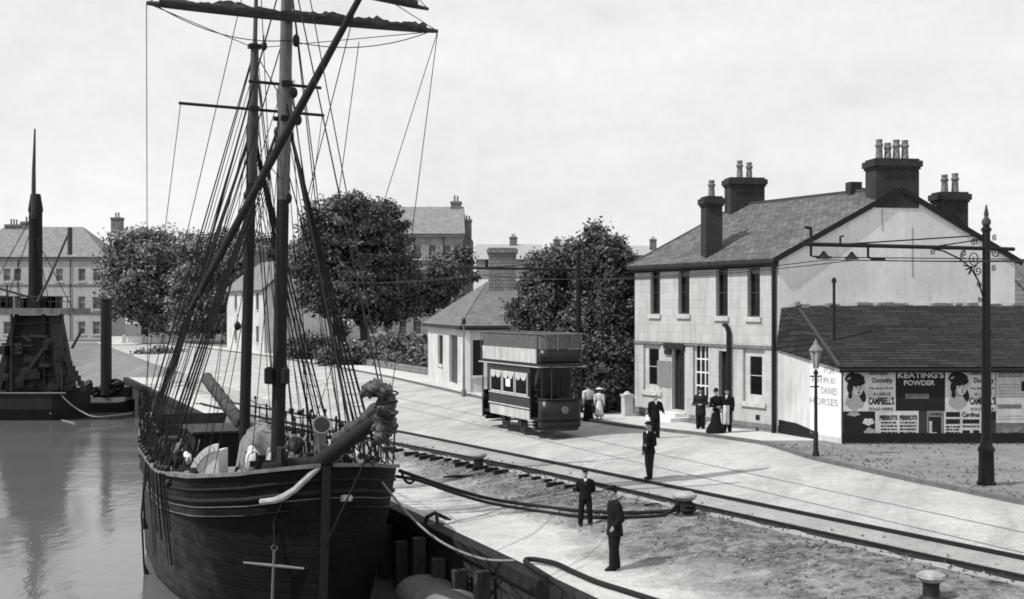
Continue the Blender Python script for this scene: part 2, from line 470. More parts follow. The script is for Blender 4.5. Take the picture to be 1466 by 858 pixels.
# dock railway: two rails, sleepers as parts
rd = V((-.4830, .8756, 0)); rp = V((.8756, .4830, 0))
def rail_pt(Y, side, z=0):
    X = rail_x(Y) - side*1.64; return V((X, Y, hd(dist_quay(X, Y)) + z))
trk = thing('dock_railway', 'single line of rails on timber sleepers running along the quayside', 'railway track', tuple(rail_pt(40, .5)))
for side in (0, 1):
    m = MB(); rows = []
    for Y in np.arange(14, 78, 1.0):
        p = rail_pt(Y, side)
        rows.append([p - rp*.05 + V((0,0,-.05)), p - rp*.035 + V((0,0,.09)), p + rp*.035 + V((0,0,.09)), p + rp*.05 + V((0,0,-.05))])
    m.grid(rows); m.build('rail', M['black'], trk)
    if side == 1:
        m = MB(); rows = []
        for Y in np.arange(14, 78, .5):
            p = rail_pt(Y, 1); w = .2 + .06*math.sin(Y*3.1) + .05*math.sin(Y*7.7)
            rows.append([p - rp*w + V((0,0,-.02)), p - rp*(w-.1) + V((0,0,.03)), p - rp*.07 + V((0,0,.035))])
        m.grid(rows); m.build('check_timber', M['darkwood'], trk)
for i in range(52):
    Y = 33.2 + i*.62
    p = rail_pt(Y, 1, .0) - rp*(.5)
    ln = random.uniform(.2, .65)
    if random.random() < .28: continue
    m = MB(); m.box3(p - rp*ln - rd*.1 + V((0,0,-.1 - .06)), rp*ln, rd*random.uniform(.1, .18), V((0,0,.175)))
    m.build('sleeper', M['darkwood'], trk)
M['tramrail'] = grey('worn_tram_rail', .2, .3, 2, 20, .7, .2)
# tram track in the road, flush
tt = thing('tram_track', 'thin grooved tram rails sunk flush in the pale road surface', 'tram track', tuple(W(45, 10)))
for dd in (9.3, 10.75):
    m = MB(); rows = []
    for s in np.arange(8, 116, 1.0):
        rows.append([W(s, dd+e, 0) + V((0,0,hd(dd+e)+.012)) for e in (-.022, .022)])
    m.grid(rows); m.build('rail', M['tramrail'], tt)
# stones, ruts and clods scattered on the dirt: too many to count
m = MB()
for i in range(1500):
    Y = random.uniform(20, 60); X = random.uniform(bq(Y)+.3, b1(Y)+.4)
    r = random.choice((.015, .02, .02, .03, .045)); z = hd(dist_quay(X, Y))
    m.ell((X, Y, z), (r*random.uniform(.8, 1.8), r*random.uniform(.8, 1.8), r*.7), 5, 3, jit=.5)
tag(m.build('loose_stones', grey('stones', .24, .6, 3, 30, .95, .3)), 'loose stones and clods scattered over the quayside dirt', 'loose stones', kind='stuff')

# weeds and grass tufts along the wall feet, the verge and the rails
def tufts(name, label, pts, mat, size):
    V_, F_, A_ = [], [], []
    for p in pts:
        sh = random.uniform(.4, 1.3)
        for _ in range(random.randint(5, 11)):
            a = random.uniform(0, 6.283); r = random.uniform(0, size*.6); b = V(p) + V((r*math.cos(a), r*math.sin(a), -.01)); t = V((random.uniform(-.6,.6), random.uniform(-.6,.6), 1))*size*random.uniform(.5, 1.2); w = V((math.sin(a), -math.cos(a), 0))*size*.13
            k = len(V_); V_ += [b-w, b+w, b+t]; F_.append((k, k+1, k+2)); A_.append(sh*random.uniform(.7, 1.3))
    me = bpy.data.meshes.new(name); me.from_pydata([tuple(v) for v in V_], [], F_); at = me.attributes.new('shade', 'FLOAT', 'FACE'); at.data.foreach_set('value', A_); me.materials.append(mat)
    o = bpy.data.objects.new(name, me); col.objects.link(o); return tag(o, label, name.replace('_', ' '), kind='stuff')
pts = []
for i in range(300):
    Y = random.uniform(30, 46); X = kerb_x(Y) + random.uniform(.3, 8)*random.random(); 
    if Y < 45.3: pts.append((X, Y, .12))
for i in range(200):
    X = random.uniform(12, 26); pts.append((X, 45.55 - abs(random.gauss(0, .12)), .12))
for i in range(380):
    Y = random.uniform(24, 52); d_ = random.gauss(0, .5); X = b1(Y) + .1 + d_; pts.append((X, Y, hd(dist_quay(X, Y))))
for i in range(260):
    Y = random.uniform(22, 45); X = random.uniform(bq(Y)+.8, b1(Y)); pts.append((X, Y, hd(dist_quay(X, Y))))
tufts('grass_tufts', 'sparse dark weeds and grass tufts on the verge, dirt and along the rails', pts, M['leaf2'], .085)
# ================================================================== foliage
def leaves_obj(name, mat, parent, lobes, n, size, clump=.9, per=45, dark=.45):
    """lobes: list of (centre, radii). Leaf quads gathered in clumps near the lobe surface."""
    rng = np.random.default_rng(len(bpy.data.objects))
    vol = np.array([r[0]*r[1]*r[2] for c, r in lobes])**.75; vol /= vol.sum()
    nc = max(12, n//per)
    idx = rng.choice(len(lobes), nc, p=vol)
    C = np.array([list(c) for c, r in lobes])[idx]; RR = np.array([list(r) for c, r in lobes])[idx]
    dirs = rng.normal(size=(nc, 3)); dirs /= np.linalg.norm(dirs, axis=1)[:, None]
    rad = rng.uniform(.55, 1.02, nc)[:, None]
    cen = C + dirs*RR*rad
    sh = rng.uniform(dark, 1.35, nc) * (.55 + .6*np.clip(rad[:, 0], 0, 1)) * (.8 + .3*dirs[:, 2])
    ci = np.repeat(np.arange(nc), per); N = len(ci)
    pos = cen[ci] + rng.normal(size=(N, 3))*clump*np.array([1, 1, .7])*rng.uniform(.5, 1.1, nc)[ci][:, None]
    nrm = rng.normal(size=(N, 3)) + dirs[ci]*1.1 + np.array([0, 0, .5]); nrm /= np.linalg.norm(nrm, axis=1)[:, None]
    t = np.cross(nrm, rng.normal(size=(N, 3))); t /= np.linalg.norm(t, axis=1)[:, None]; b = np.cross(nrm, t)
    s = size*rng.uniform(.6, 1.3, N)[:, None]
    P = np.stack([pos - t*s, pos + b*s*.55, pos + t*s, pos - b*s*.55], 1).reshape(-1, 3) - np.array(parent['_loc'])
    me = bpy.data.meshes.new(name)
    me.vertices.add(4*N); me.vertices.foreach_set('co', P.ravel().astype(np.float32))
    me.loops.add(4*N); me.loops.foreach_set('vertex_index', np.arange(4*N, dtype=np.int32))
    me.polygons.add(N); me.polygons.foreach_set('loop_start', np.arange(0, 4*N, 4, dtype=np.int32))
    at = me.attributes.new('shade', 'FLOAT', 'FACE')
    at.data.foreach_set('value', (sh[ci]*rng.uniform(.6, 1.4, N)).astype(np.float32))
    me.update(); me.validate(); me.materials.append(mat)
    o = bpy.data.objects.new(name, me); col.objects.link(o); o.parent = parent; o['_loc'] = parent['_loc']
    return o
def branch_limbs(m, base, top, lobes, r):
    base, top = V(base), V(top)
    mid = base.lerp(top, .5) + V((random.uniform(-.2, .2), random.uniform(-.2, .2), 0))
    m.tube([base - V((0,0,.3)), base + V((0,0,.3)), mid, top], [r*1.5, r*1.1, r*.85, r*.5], 8)
    for c, rr in lobes:
        c = V(c)
        st = base.lerp(top, random.uniform(.45, .9)); e = c + V((random.uniform(-.3,.3)*rr[0], random.uniform(-.3,.3)*rr[1], rr[2]*.3))
        md = st.lerp(e, .5) + V((0, 0, -.12*(e-st).length))
        m.tube([st, md, e], [r*.5, r*.32, r*.1], 6)
def tree(name, label, base, lobes, n, size, mat, trunk_r, clump, cat='tree', group=None, trunk_top=None, dark=.45):
    base = V(base); t = thing(name, label, cat, tuple(base), group)
    cs = [V(c) for c, r in lobes]
    rng = random.Random(len(bpy.data.objects)); extra = []
    for c, r in lobes:                                # ragged outline: small boughs pushed out of the big lobes
        for _ in range(4):
            a, e = rng.uniform(0, 6.283), rng.uniform(-.7, 1.1); k = rng.uniform(.75, 1.02); q = rng.uniform(.22, .42)
            extra.append((V(c) + V((r[0]*k*math.cos(a)*math.cos(e), r[1]*k*math.sin(a)*math.cos(e), r[2]*k*math.sin(e))), (r[0]*q, r[1]*q, r[2]*q*.8)))
    if cat == 'tree': n = int(n*1.5); size = size*.84; clump = clump*.82
    ctr = sum(cs, V((0,0,0)))/len(cs)
    m = MB(); branch_limbs(m, base, trunk_top or V((ctr.x, ctr.y, ctr.z)), lobes, trunk_r)
    m.build('trunk', M['bark'], t, smooth=True)
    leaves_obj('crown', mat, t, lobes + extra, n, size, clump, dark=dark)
    return t
def lobes_px(lst, Y, sy=1.0):
    """ellipses read off the photograph (cx, cy, rx, ry) set at depth Y (+dy)"""
    out = []
    for e in lst:
        cx, cy, rx, ry = e[:4]; YY = Y + (e[4] if len(e) > 4 else 0)
        out.append((plane(cx, cy, YY), (rx*YY/F, rx*YY/F*sy, ry*YY/F)))
    return out
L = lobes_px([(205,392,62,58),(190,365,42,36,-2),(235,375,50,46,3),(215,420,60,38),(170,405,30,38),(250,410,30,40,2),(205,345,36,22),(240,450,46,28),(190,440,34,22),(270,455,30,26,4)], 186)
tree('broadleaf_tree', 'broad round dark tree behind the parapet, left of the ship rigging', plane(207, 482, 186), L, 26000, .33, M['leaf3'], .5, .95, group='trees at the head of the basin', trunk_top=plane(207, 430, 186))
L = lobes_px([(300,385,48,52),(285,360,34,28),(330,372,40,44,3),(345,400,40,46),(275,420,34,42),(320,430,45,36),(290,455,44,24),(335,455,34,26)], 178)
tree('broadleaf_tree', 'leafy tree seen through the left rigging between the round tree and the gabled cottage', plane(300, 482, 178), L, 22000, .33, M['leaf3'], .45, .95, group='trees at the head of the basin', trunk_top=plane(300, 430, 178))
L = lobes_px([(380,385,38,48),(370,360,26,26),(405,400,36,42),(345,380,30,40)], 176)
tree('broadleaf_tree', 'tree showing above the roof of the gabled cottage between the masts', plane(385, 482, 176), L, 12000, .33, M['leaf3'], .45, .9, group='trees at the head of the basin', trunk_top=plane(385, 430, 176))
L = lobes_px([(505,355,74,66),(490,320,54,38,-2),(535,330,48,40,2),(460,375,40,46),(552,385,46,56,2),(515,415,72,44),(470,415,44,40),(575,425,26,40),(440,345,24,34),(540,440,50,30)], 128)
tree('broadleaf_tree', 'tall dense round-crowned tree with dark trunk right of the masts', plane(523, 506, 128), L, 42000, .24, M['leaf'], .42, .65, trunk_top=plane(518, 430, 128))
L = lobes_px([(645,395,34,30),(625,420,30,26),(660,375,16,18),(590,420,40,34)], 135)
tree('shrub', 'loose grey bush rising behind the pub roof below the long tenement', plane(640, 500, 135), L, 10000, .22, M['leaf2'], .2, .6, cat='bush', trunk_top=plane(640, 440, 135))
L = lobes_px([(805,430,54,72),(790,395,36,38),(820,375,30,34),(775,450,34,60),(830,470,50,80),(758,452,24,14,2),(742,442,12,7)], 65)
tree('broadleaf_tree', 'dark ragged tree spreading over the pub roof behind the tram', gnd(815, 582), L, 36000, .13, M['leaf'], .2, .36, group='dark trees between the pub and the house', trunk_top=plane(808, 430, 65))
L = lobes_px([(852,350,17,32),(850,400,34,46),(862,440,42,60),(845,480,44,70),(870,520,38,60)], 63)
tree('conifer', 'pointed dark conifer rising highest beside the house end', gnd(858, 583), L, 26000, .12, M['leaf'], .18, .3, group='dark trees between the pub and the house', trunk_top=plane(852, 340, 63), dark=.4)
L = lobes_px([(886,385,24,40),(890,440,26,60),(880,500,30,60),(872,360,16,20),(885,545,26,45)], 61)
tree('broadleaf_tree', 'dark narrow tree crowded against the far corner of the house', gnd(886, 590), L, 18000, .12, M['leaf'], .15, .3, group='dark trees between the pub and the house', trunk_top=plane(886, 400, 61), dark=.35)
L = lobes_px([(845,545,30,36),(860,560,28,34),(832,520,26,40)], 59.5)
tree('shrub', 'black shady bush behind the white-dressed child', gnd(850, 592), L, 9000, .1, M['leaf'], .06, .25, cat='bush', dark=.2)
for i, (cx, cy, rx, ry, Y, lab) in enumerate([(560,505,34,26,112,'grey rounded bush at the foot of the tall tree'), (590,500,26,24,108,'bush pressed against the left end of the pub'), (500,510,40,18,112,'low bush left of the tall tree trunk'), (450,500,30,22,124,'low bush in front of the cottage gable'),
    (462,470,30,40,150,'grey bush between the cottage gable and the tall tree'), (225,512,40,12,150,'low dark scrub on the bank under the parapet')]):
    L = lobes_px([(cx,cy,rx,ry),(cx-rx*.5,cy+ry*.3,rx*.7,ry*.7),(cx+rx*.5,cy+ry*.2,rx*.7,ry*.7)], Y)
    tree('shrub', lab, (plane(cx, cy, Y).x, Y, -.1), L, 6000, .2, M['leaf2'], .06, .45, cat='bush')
# ================================================================== buildings
class Face:
    """a vertical facade: origin at its foot, axis along it, outward normal"""
    def __init__(s, o, along, out):
        s.o = V(o); s.a = V(along).normalized(); s.n = V(out).normalized()
    def P(s, t, z, out=0): return s.o + s.a*t + s.n*out + V((0, 0, z))
    def t_of(s, px):
        k = (px-CX)/F
        return (k*s.o.y - s.o.x)/(s.a.x - k*s.a.y)
    def tz(s, px, py):
        t = s.t_of(px); Y = s.o.y + s.a.y*t
        return t, HC - (py-HY)/F*Y - s.o.z
    def rect(s, x0, y0, x1, y1):
        a, b = s.tz((x0+x1)/2, y0), s.tz((x0+x1)/2, y1)
        ta, tb = s.t_of(x0), s.t_of(x1)
        return (min(ta, tb), b[1], max(ta, tb), a[1])
    def wall(s, m, length, height, holes, depth=.18, z0=0):
        xs = sorted({0, length} | {h[0] for h in holes} | {h[2] for h in holes})
        zs = sorted({z0, height} | {h[1] for h in holes} | {h[3] for h in holes})
        for i in range(len(xs)-1):
            for j in range(len(zs)-1):
                cx, cz = (xs[i]+xs[i+1])/2, (zs[j]+zs[j+1])/2
                if any(h[0] < cx < h[2] and h[1] < cz < h[3] for h in holes): continue
                q = [s.P(xs[i], zs[j]), s.P(xs[i+1], zs[j]), s.P(xs[i+1], zs[j+1]), s.P(xs[i], zs[j+1])]
                s.add(m, q)
        for h in holes:
            for (ta, za, tb, zb) in ((h[0],h[1],h[0],h[3]), (h[2],h[3],h[2],h[1]), (h[0],h[3],h[2],h[3]), (h[2],h[1],h[0],h[1])):
                m.quad(s.P(ta, za), s.P(tb, zb), s.P(tb, zb, -depth), s.P(ta, za, -depth))
    def add(s, m, q):
        nn = (q[1]-q[0]).cross(q[2]-q[0])
        m.quad(*(q if nn.dot(s.n) > 0 else q[::-1]))
    def slab(s, m, t0, z0, t1, z1, o0, o1):
        m.box3(s.P(t0, z0, o0), s.a*(t1-t0), V((0,0,z1-z0)), s.n*(o1-o0))
def window(fc, parent, h, depth=.16, cols=1, rows=2, sill=True, fr='frame', pane='glass', fw=.06, bar=.03, sillmat='offwhite', sillh=.16, arch=False, name='window', blind=0):
    t0, z0, t1, z1 = h
    m = MB()
    fc.slab(m, t0, z0, t0+fw, z1, -depth, -depth+.05); fc.slab(m, t1-fw, z0, t1, z1, -depth, -depth+.05)
    fc.slab(m, t0+fw, z0, t1-fw, z0+fw, -depth, -depth+.05); fc.slab(m, t0+fw, z1-fw, t1-fw, z1, -depth, -depth+.05)
    for i in range(1, cols):
        t = t0+fw+(t1-t0-2*fw)*i/cols; fc.slab(m, t-bar/2, z0+fw, t+bar/2, z1-fw, -depth+.003, -depth+.04)
    for j in range(1, rows):
        z = z0+fw+(z1-z0-2*fw)*j/rows; fc.slab(m, t0+fw, z-bar/2, t1-fw, z+bar/2, -depth+.006, -depth+.045)
    w = m.build(name, M[fr], parent)
    m = MB(); fc.slab(m, t0, z0, t1, z1, -depth-.04, -depth); m.build('pane', M[pane], w)
    if blind:
        m = MB(); fc.slab(m, t0+fw, z1-fw-(z1-z0)*blind, t1-fw, z1-fw, -depth+.0, -depth+.002); m.build('blind', M['canvas'], w)
    if sill:
        m = MB(); fc.slab(m, t0-.1, z0-sillh, t1+.1, z0-.002, -depth+.06, .1); m.build('sill', M[sillmat], w, bevel=.015)
    return w
def slope(m, pts, th=.1):
    """a roof slope as a slab"""
    pts = [V(p) for p in pts]
    n = (pts[1]-pts[0]).cross(pts[2]-pts[0]).normalized()
    if n.z < 0: n = -n
    m.prism(pts, n*th)
def chimney(parent, c, sx, sy, z0, z1, rot, pots, mat='brick', name='chimney', pot_h=.6, potmat=None):
    c = V(c); rz = math.atan2(rot[1], rot[0])
    m = MB(); m.box((c.x, c.y, (z0+z1-.25)/2), (sx, sy, z1-.25-z0), rz)
    m.box((c.x, c.y, z1-.3), (sx+.1, sy+.1, .1), rz); m.box((c.x, c.y, z1-.13), (sx+.22, sy+.22, .24), rz)
    m.box((c.x, c.y, z1+.03), (sx+.02, sy+.02, .09), rz)
    ch = m.build(name, M[mat], parent)
    ax = V((math.cos(rz), math.sin(rz), 0))
    for i in range(pots):
        p = c + ax*((i-(pots-1)/2)*min(.46, sx*.8/max(pots, 1)))
        hh = pot_h*random.uniform(.88, 1.1); m = MB()
        m.lathe((p.x, p.y, z1+.07), [(.17, 0), (.15, .06), (.125, hh*.6), (.13, hh*.62), (.165, hh*.66), (.165, hh*.76), (.12, hh*.8), (.14, hh), (.1, hh)], 12)
        m.build('chimney_pot', potmat or M['rubble'], ch, smooth=2)
    return ch

# ---- the house with the whitewashed gable
C0 = V((10.5, 49.5, .0)); fdir = V((-.475, .88, 0)).normalized(); gdir = V((.99, .14, 0)).normalized()
FN = V((-.88, -.475, 0)).normalized(); GN = V((.14, -.99, 0)).normalized()
house = thing('brick_house'.replace('brick_', 'gabled_'), 'two-storey stone house with large whitewashed blank gable and slate roof', 'house', (10.5, 49.5, .12))
ff = Face((10.5, 49.5, 0), fdir, FN); LEN = 10.1; EAV = 6.98; GW = 9.95
g_face = Face((10.5, 49.5, 0), gdir, GN)
up = [ff.rect(931,388,945,450), ff.rect(971,387,987,450), ff.rect(1025,385,1042,453), ff.rect(1070,384,1088,454)]
w1 = ff.rect(921,490,946,560); d1 = ff.rect(962,500,980,587); w2 = ff.rect(992,493,1014,574); d2 = ff.rect(1029,503,1046,592); w3 = ff.rect(1064,500,1095,576)
holes = up + [w1, d1, w2, d2, w3]
m = MB(); ff.wall(m, LEN, EAV, holes, .22)
ff.slab(m, 0, 0, .0001, .0001, 0, .0001) if False else None
m.build('front_wall', M['facade'], house)
# gable wall with its apex
apex_t, apex_z = 5.05, 9.75
m = MB(); m.quad(g_face.P(0, 0), g_face.P(GW, 0), g_face.P(GW, EAV), g_face.P(apex_t, apex_z), g_face.P(0, EAV))
gm = grey('gable_limewash', .7, .13, .9, 11, .92, .7, streak=.1, pits=.22)
m.build('gable_wall', gm, house)
m = MB()
b0_ = g_face.P(GW, 0); bk = b0_ + fdir*LEN
m.quad(b0_, bk, bk + V((0,0,EAV)), b0_ + V((0,0,EAV)))
fl = ff.P(LEN, 0); m.quad(bk, fl, fl+V((0,0,EAV)), fl + gdir*apex_t + V((0,0,apex_z)), bk + V((0,0,EAV)))
m.build('rear_wall', M['whitewash'], house)
# roof
ov = .28
e0 = ff.P(-.06, EAV-.06, ov); e1 = ff.P(LEN+.1, EAV-.06, ov)
r0 = g_face.P(apex_t, apex_z+.04) + fdir*(-.02) + GN*.02; r1 = g_face.P(apex_t, apex_z+.04) + fdir*(LEN+.1)
k0 = g_face.P(GW+.3, EAV-.12) + fdir*-.02 + GN*.02; k1 = k0 + fdir*(LEN+.2)
e0 = e0 + GN*.02
m = MB(); slope(m, [e0, e1, r1, r0], .1); slope(m, [k0, k1, r1, r0], .1)
roof = m.build('roof', M['slate'], house)
m = MB()
for p, q in ((e0, r0), (k0, r0)):
    d = (q-p); nrm = d.cross(GN).normalized(); nrm = nrm if nrm.z > 0 else -nrm
    m.box3(p - nrm*.1, d, nrm*.21, GN*.05)
m.build('bargeboard', M['black'], house)
m = MB(); d = (e1-r1)
m.box3(r1 - V((0,0,.05)), d, V((0,0,.2)), fdir*.16); m.build('verge_coping', M['lead'], house)
m = MB(); m.bar(r0 + V((0,0,.12)), r1 + V((0,0,.12)), .22, .12); m.build('ridge_tiles', M['lead'], roof)
m = MB(); a, b = ff.P(-.1, EAV-.14, ov+.02), ff.P(LEN+.05, EAV-.14, ov+.02)
m.tube([a, b], .09, 8); ff.slab(m, 0.0, EAV-.3, LEN, EAV-.08, .004, .1); m.build('gutter', M['black'], house)
# string course, corner pipe, plinth
m = MB(); zs = HC-(498-HY)/F*49.5
ff.slab(m, .0, zs-.05, LEN, zs+.05, .004, .08); m.build('string_course', M['rubble'], house)
m = MB(); m.tube([ff.P(.16, EAV-.2, .12), ff.P(.16, .1, .12)], .085, 8); m.build('downpipe', M['black'], house)
tp = ff.t_of(1047)
m = MB(); zt = HC-(467-HY)/F*(49.5+.88*tp)
m.tube([ff.P(tp+.28, zt+.05, .16), ff.P(tp+.12, zt+.03, .17), ff.P(tp, zt-.25, .14), ff.P(tp, .1, .14)], .1, 8)
m.build('vent_pipe', M['black'], house, smooth=2)
for ta, tb, zz in ((0, d2[0]-.1, .42), (d2[2]+.1, d1[0]-.4, .42), (d1[2]+.7, LEN, .5)):
    m = MB(); ff.slab(m, ta, 0, tb, zz, .004, .05); m.build('plinth', M['rubble'], house)
for i_, h in enumerate(up): window(ff, house, h, .2, 1, 2, fr='lead', sillmat='offwhite', sillh=.2, blind=(0, .1, 0, .08)[i_])
# ground-floor windows with white margins
for h, wd in ((w1, .34), (w3, .34)):
    window(ff, house, (h[0]+.0, h[1], h[2], h[3]), .16, 1, 2, fr='offwhite', fw=.3, sillmat='offwhite', sillh=.2)
window(ff, house, w2, .18, 3, 4, fr='white', fw=.07, bar=.06, sillmat='offwhite')
for h, nm in ((d1, 'door'), (d2, 'door')):
    m = MB(); ff.slab(m, h[0], h[1], h[2], h[3]-.5, -.22, -.18)
    for k in range(2):
        for j in range(2):
            tw = (h[2]-h[0]); ff.slab(m, h[0]+.1+k*tw*.48, h[1]+.2+j*.95, h[0]+.1+k*tw*.48+tw*.34, h[1]+.95+j*.95, -.18, -.165)
    d = m.build(nm, M['tramdark'], house)
    m = MB(); ff.slab(m, h[0], h[3]-.48, h[2], h[3], -.22, -.18); m.build('fanlight', M['glass'], d)
    m = MB(); m.ell(ff.P(h[0]+.12, h[1]+1.05, -.13), (.04, .04, .04), 8, 6); m.build('handle', M['offwhite'], d, smooth=True)
# dark painted door hood and notice, bright steps
m = MB(); ff.slab(m, d1[0]-.05, d1[3]+.0, d1[2]+.5, d1[3]+.25, .004, .12); m.box3(ff.P(d1[2]+.02, d1[3]-.25, .004), fdir*.45, FN*.1, V((0,0,.22))); m.build('door_hood', M['iron'], house)
nb = ff.rect(947,517,961,554)
m = MB(); ff.slab(m, nb[0], nb[1], nb[2]+.3, nb[3], .004, .03); nbo = m.build('notice_board', M['canvas'], house)
m = MB(); ff.slab(m, d1[0]-.35, .1, d1[2]+.6, .3, .004, 1.0); ff.slab(m, d1[0]-.1, .3, d1[2]+.25, .47, .004, .6); m.build('doorstep', M['white'], house, bevel=.02)
m = MB(); ff.slab(m, d2[0]-.2, .1, d2[2]+.2, .28, .004, .5); m.build('doorstep', M['offwhite'], house, bevel=.02)
m = MB(); tq = ff.t_of(1085); ff.slab(m, tq-.12, .55, tq+.12, .75, .004, .02); m.build('air_vent', M['black'], house)
# chimneys
a = g_face.P(apex_t+.05, 0) + fdir*.5
chimney(house, a, 1.82, 1.0, apex_z-.7, 10.95, gdir, 4, pot_h=.75)
b = g_face.P(apex_t, 0) + fdir*(LEN-.35)
chimney(house, b, 1.65, .9, apex_z-.8, 11.05, gdir, 2, pot_h=.8)
tc_ = ff.t_of(1016); c = ff.P(tc_+.42, 0, -.42)
chimney(house, c, .72, .8, EAV-.1, 9.75, gdir, 1, pot_h=.75)
c = g_face.P(8.4, 0) + fdir*1.5
chimney(house, c, 1.2, .8, 7.3, 9.75, gdir, 2, pot_h=.75)
c = g_face.P(apex_t, 0) + fdir*2.6
m = MB(); m.box((c.x, c.y, 9.95), (.5, .5, .7), .2); m.box((c.x+.5, c.y, 9.85), (.6, .4, .4), .2); m.build('roof_vent', M['brick'], house)
# faint stains and a repaired crack in the limewash
for px, py, ln in ((1306,325,72),(1263,300,30)):
    m = MB(); p = plane(px, py, 49.5 + (px-CX)/F*49.5*.0)
    t = g_face.t_of(px); Y = (g_face.o + g_face.a*t).y
    pts = [g_face.P(t + random.uniform(-.008, .008) , HC-(py+ln*i/6-HY)/F*Y, .012) for i in range(7)]
    m.tube(pts, [.008+.006*random.random() for _ in pts], 4); m.build('wall_crack', M['inkgrey'], house)

# ---- lean-to shed with posters
SX0 = V((11.98, 45.7, 0)); sdir = V((1, .012, 0)).normalized(); sn = V((.012, -1, 0)).normalized()
shed = thing('poster_shed', 'low slate-roofed lean-to shed with advertising bills pasted along its dark front', 'shed', (11.98, 45.7, .12))
sf = Face(SX0, sdir, sn); SL = 17.0; SE = HC-(529-HY)/F*45.7
ea = V((11.98, 45.7, 0)) - V((10.5, 49.5, 0)); ef = Face((10.5, 49.5, 0), ea, V((ea.y, -ea.x, 0))); EL = ea.length
m = MB(); sf.wall(m, SL, SE, []); m.build('front_wall', M['brick'], shed)
m = MB(); sf.slab(m, .02, 0, SL, .5, .004, .05); m.build('plinth', M['black'], shed)
rz_ = HC-(441-HY)/F*49.6
m = MB()
m.quad(ef.P(EL, 0), ef.P(0, 0), ef.P(0, 3.5), ef.P(EL*.56, 3.62), ef.P(EL, SE)); m.build('end_wall', M['whitewash'], shed)
m = MB()
hipx = SX0 + V((-.12, -.18, SE+.02)); ridge0 = g_face.P(.75, rz_, .02); ridge1 = g_face.P(.75, rz_, .02) + V((16.6, .6, 0))
fe1 = hipx + sdir*(SL+.4)
endl = ef.P(-.02, 3.42, .12)
slope(m, [hipx, fe1, ridge1, ridge0], .09)
slope(m, [hipx, ridge0, g_face.P(.1, rz_-.05, .02), endl, ], .06)
m.build('roof', M['slate_dark'], shed)
for i in range(60):
    m = MB()
    t = .75 + 16.0*i/59
    p = g_face.P(t, rz_+.02, .0); 
    if i % 1 == 0: random.random() < .7 and m.box((p.x, p.y-.1, p.z+.1+random.uniform(-.06, .05)), (random.uniform(.15, .5), .26, .07+.1*random.random()), random.uniform(-.2, .2))
    m.build('mortar_patch', M['canvas'], shed)
m = MB(); m.tube([hipx + V((0,-.06,-.05)), fe1 + V((0,-.06,-.05))], .075, 8); m.build('gutter', M['black'], shed)
m = MB(); d = ridge0 - hipx; m.bar(hipx + V((0,0,.1)), ridge0 + V((0,0,.1)), .12, .06); m.build('hip_tiles', M['lead'], shed)
m = MB(); m.quad(*[ef.P(t, z, .01) for t, z in ((0, .1), (EL*.62, .1), (EL*.6, .42), (EL*.3, .62), (0, .66))]); m.build('dark_patch', M['black'], shed)  # flat black patch at the foot of the end wall
pv = plane(1203, 540, 46.3); pt = plane(1203, 408, 46.3)
m = MB(); m.tube([pv + V((0, .9, -.2)), V((pv.x, pv.y+.9, pt.z+.12))], .055, 8); m.lathe((pv.x, pv.y+.9, pt.z+.1), [(.09, 0), (.09, .12), (.03, .2)], 8); m.build('flue_pipe', M['black'], shed)
# painted lettering on the end wall
INKM0 = grey('faded_sign_paint', .37, .5, 5, 14, .9, 0)
def letters(fc, parent, txt, px0, py0, px1, py1, mat, out=.012, bold=0.0, reverse=False):
    t0, z1 = fc.tz(px0, py0); t1, _ = fc.tz(px1, py0); _, z0 = fc.tz((px0+px1)/2, py1)
    m = text_mb(txt, fc.P(t0, z0, out), fc.a*(1 if t1 > t0 else -1), (0, 0, 1), abs(t1-t0), abs(z1-z0), bold)
    return m.build('lettering', mat, parent)
sg = MB(); sgp = [ef.P(EL*.52, .3, .01), ef.P(EL-.02, .3, .01), ef.P(EL-.02, SE-.02, .01), ef.P(EL*.56, 3.5, .01), ef.P(EL*.52, 3.1, .01)]
sg.quad(*sgp); sgo = sg.build('painted_sign', M['white'], shed)
for txt, x0, y0, x1, y1 in (('FOR', 1180, 525, 1196, 535), ('HIRE', 1163, 539, 1197, 548), ('DRIVES', 1176, 554, 1199, 565), ('HORSES', 1160, 568, 1200, 580)):
    letters(ef, sgo, txt, x0, y0, x1, y1, INKM0, .02, .01)
def poster(x0, y0, x1, y1, mat, out=.012, label=None):
    r = sf.rect(x0, y0, x1, y1); m = MB(); sf.slab(m, r[0], r[1], r[2], r[3], .003, out)
    o = m.build('poster', mat, shed)
    if label: o['label'] = label
    return o
def block(parent, x0, y0, x1, y1, mat, name='printed_block', out=.018):
    r = sf.rect(x0, y0, x1, y1); m = MB(); sf.slab(m, r[0], r[1], r[2], r[3], .01, out); return m.build(name, mat, parent)
def blob(parent, cx, cy, rx, ry, mat, name, out=.02, n=22, jit=.0, a0=0, a1=2*math.pi, rot=0):
    pts = []
    for i in range(n):
        a = a0 + (a1-a0)*i/n; j = 1 + jit*math.sin(5*a) + jit*.6*math.sin(9*a+1)
        dx, dy = rx*math.cos(a)*j, ry*math.sin(a)*j
        px, py = cx + dx*math.cos(rot) - dy*math.sin(rot), cy + dx*math.sin(rot) + dy*math.cos(rot)
        t, z = sf.tz(px, py); pts.append(sf.P(t, z, out))
    m = MB(); m.prism(pts, sn*.003); return m.build(name, mat, parent)
def smallprint(parent, x0, y0, x1, rows, mat, h=2.2, gap=4.0):
    for r in range(rows):
        m = MB(); x = x0
        while x < x1-1:
            w = random.uniform(1.5, 6); e = min(x1, x+w); q = sf.rect(x, y0+r*gap, e, y0+r*gap+h); sf.slab(m, *q, .012, .017); x = e + random.uniform(.6, 1.6)
        m.build('print_line', mat, parent)
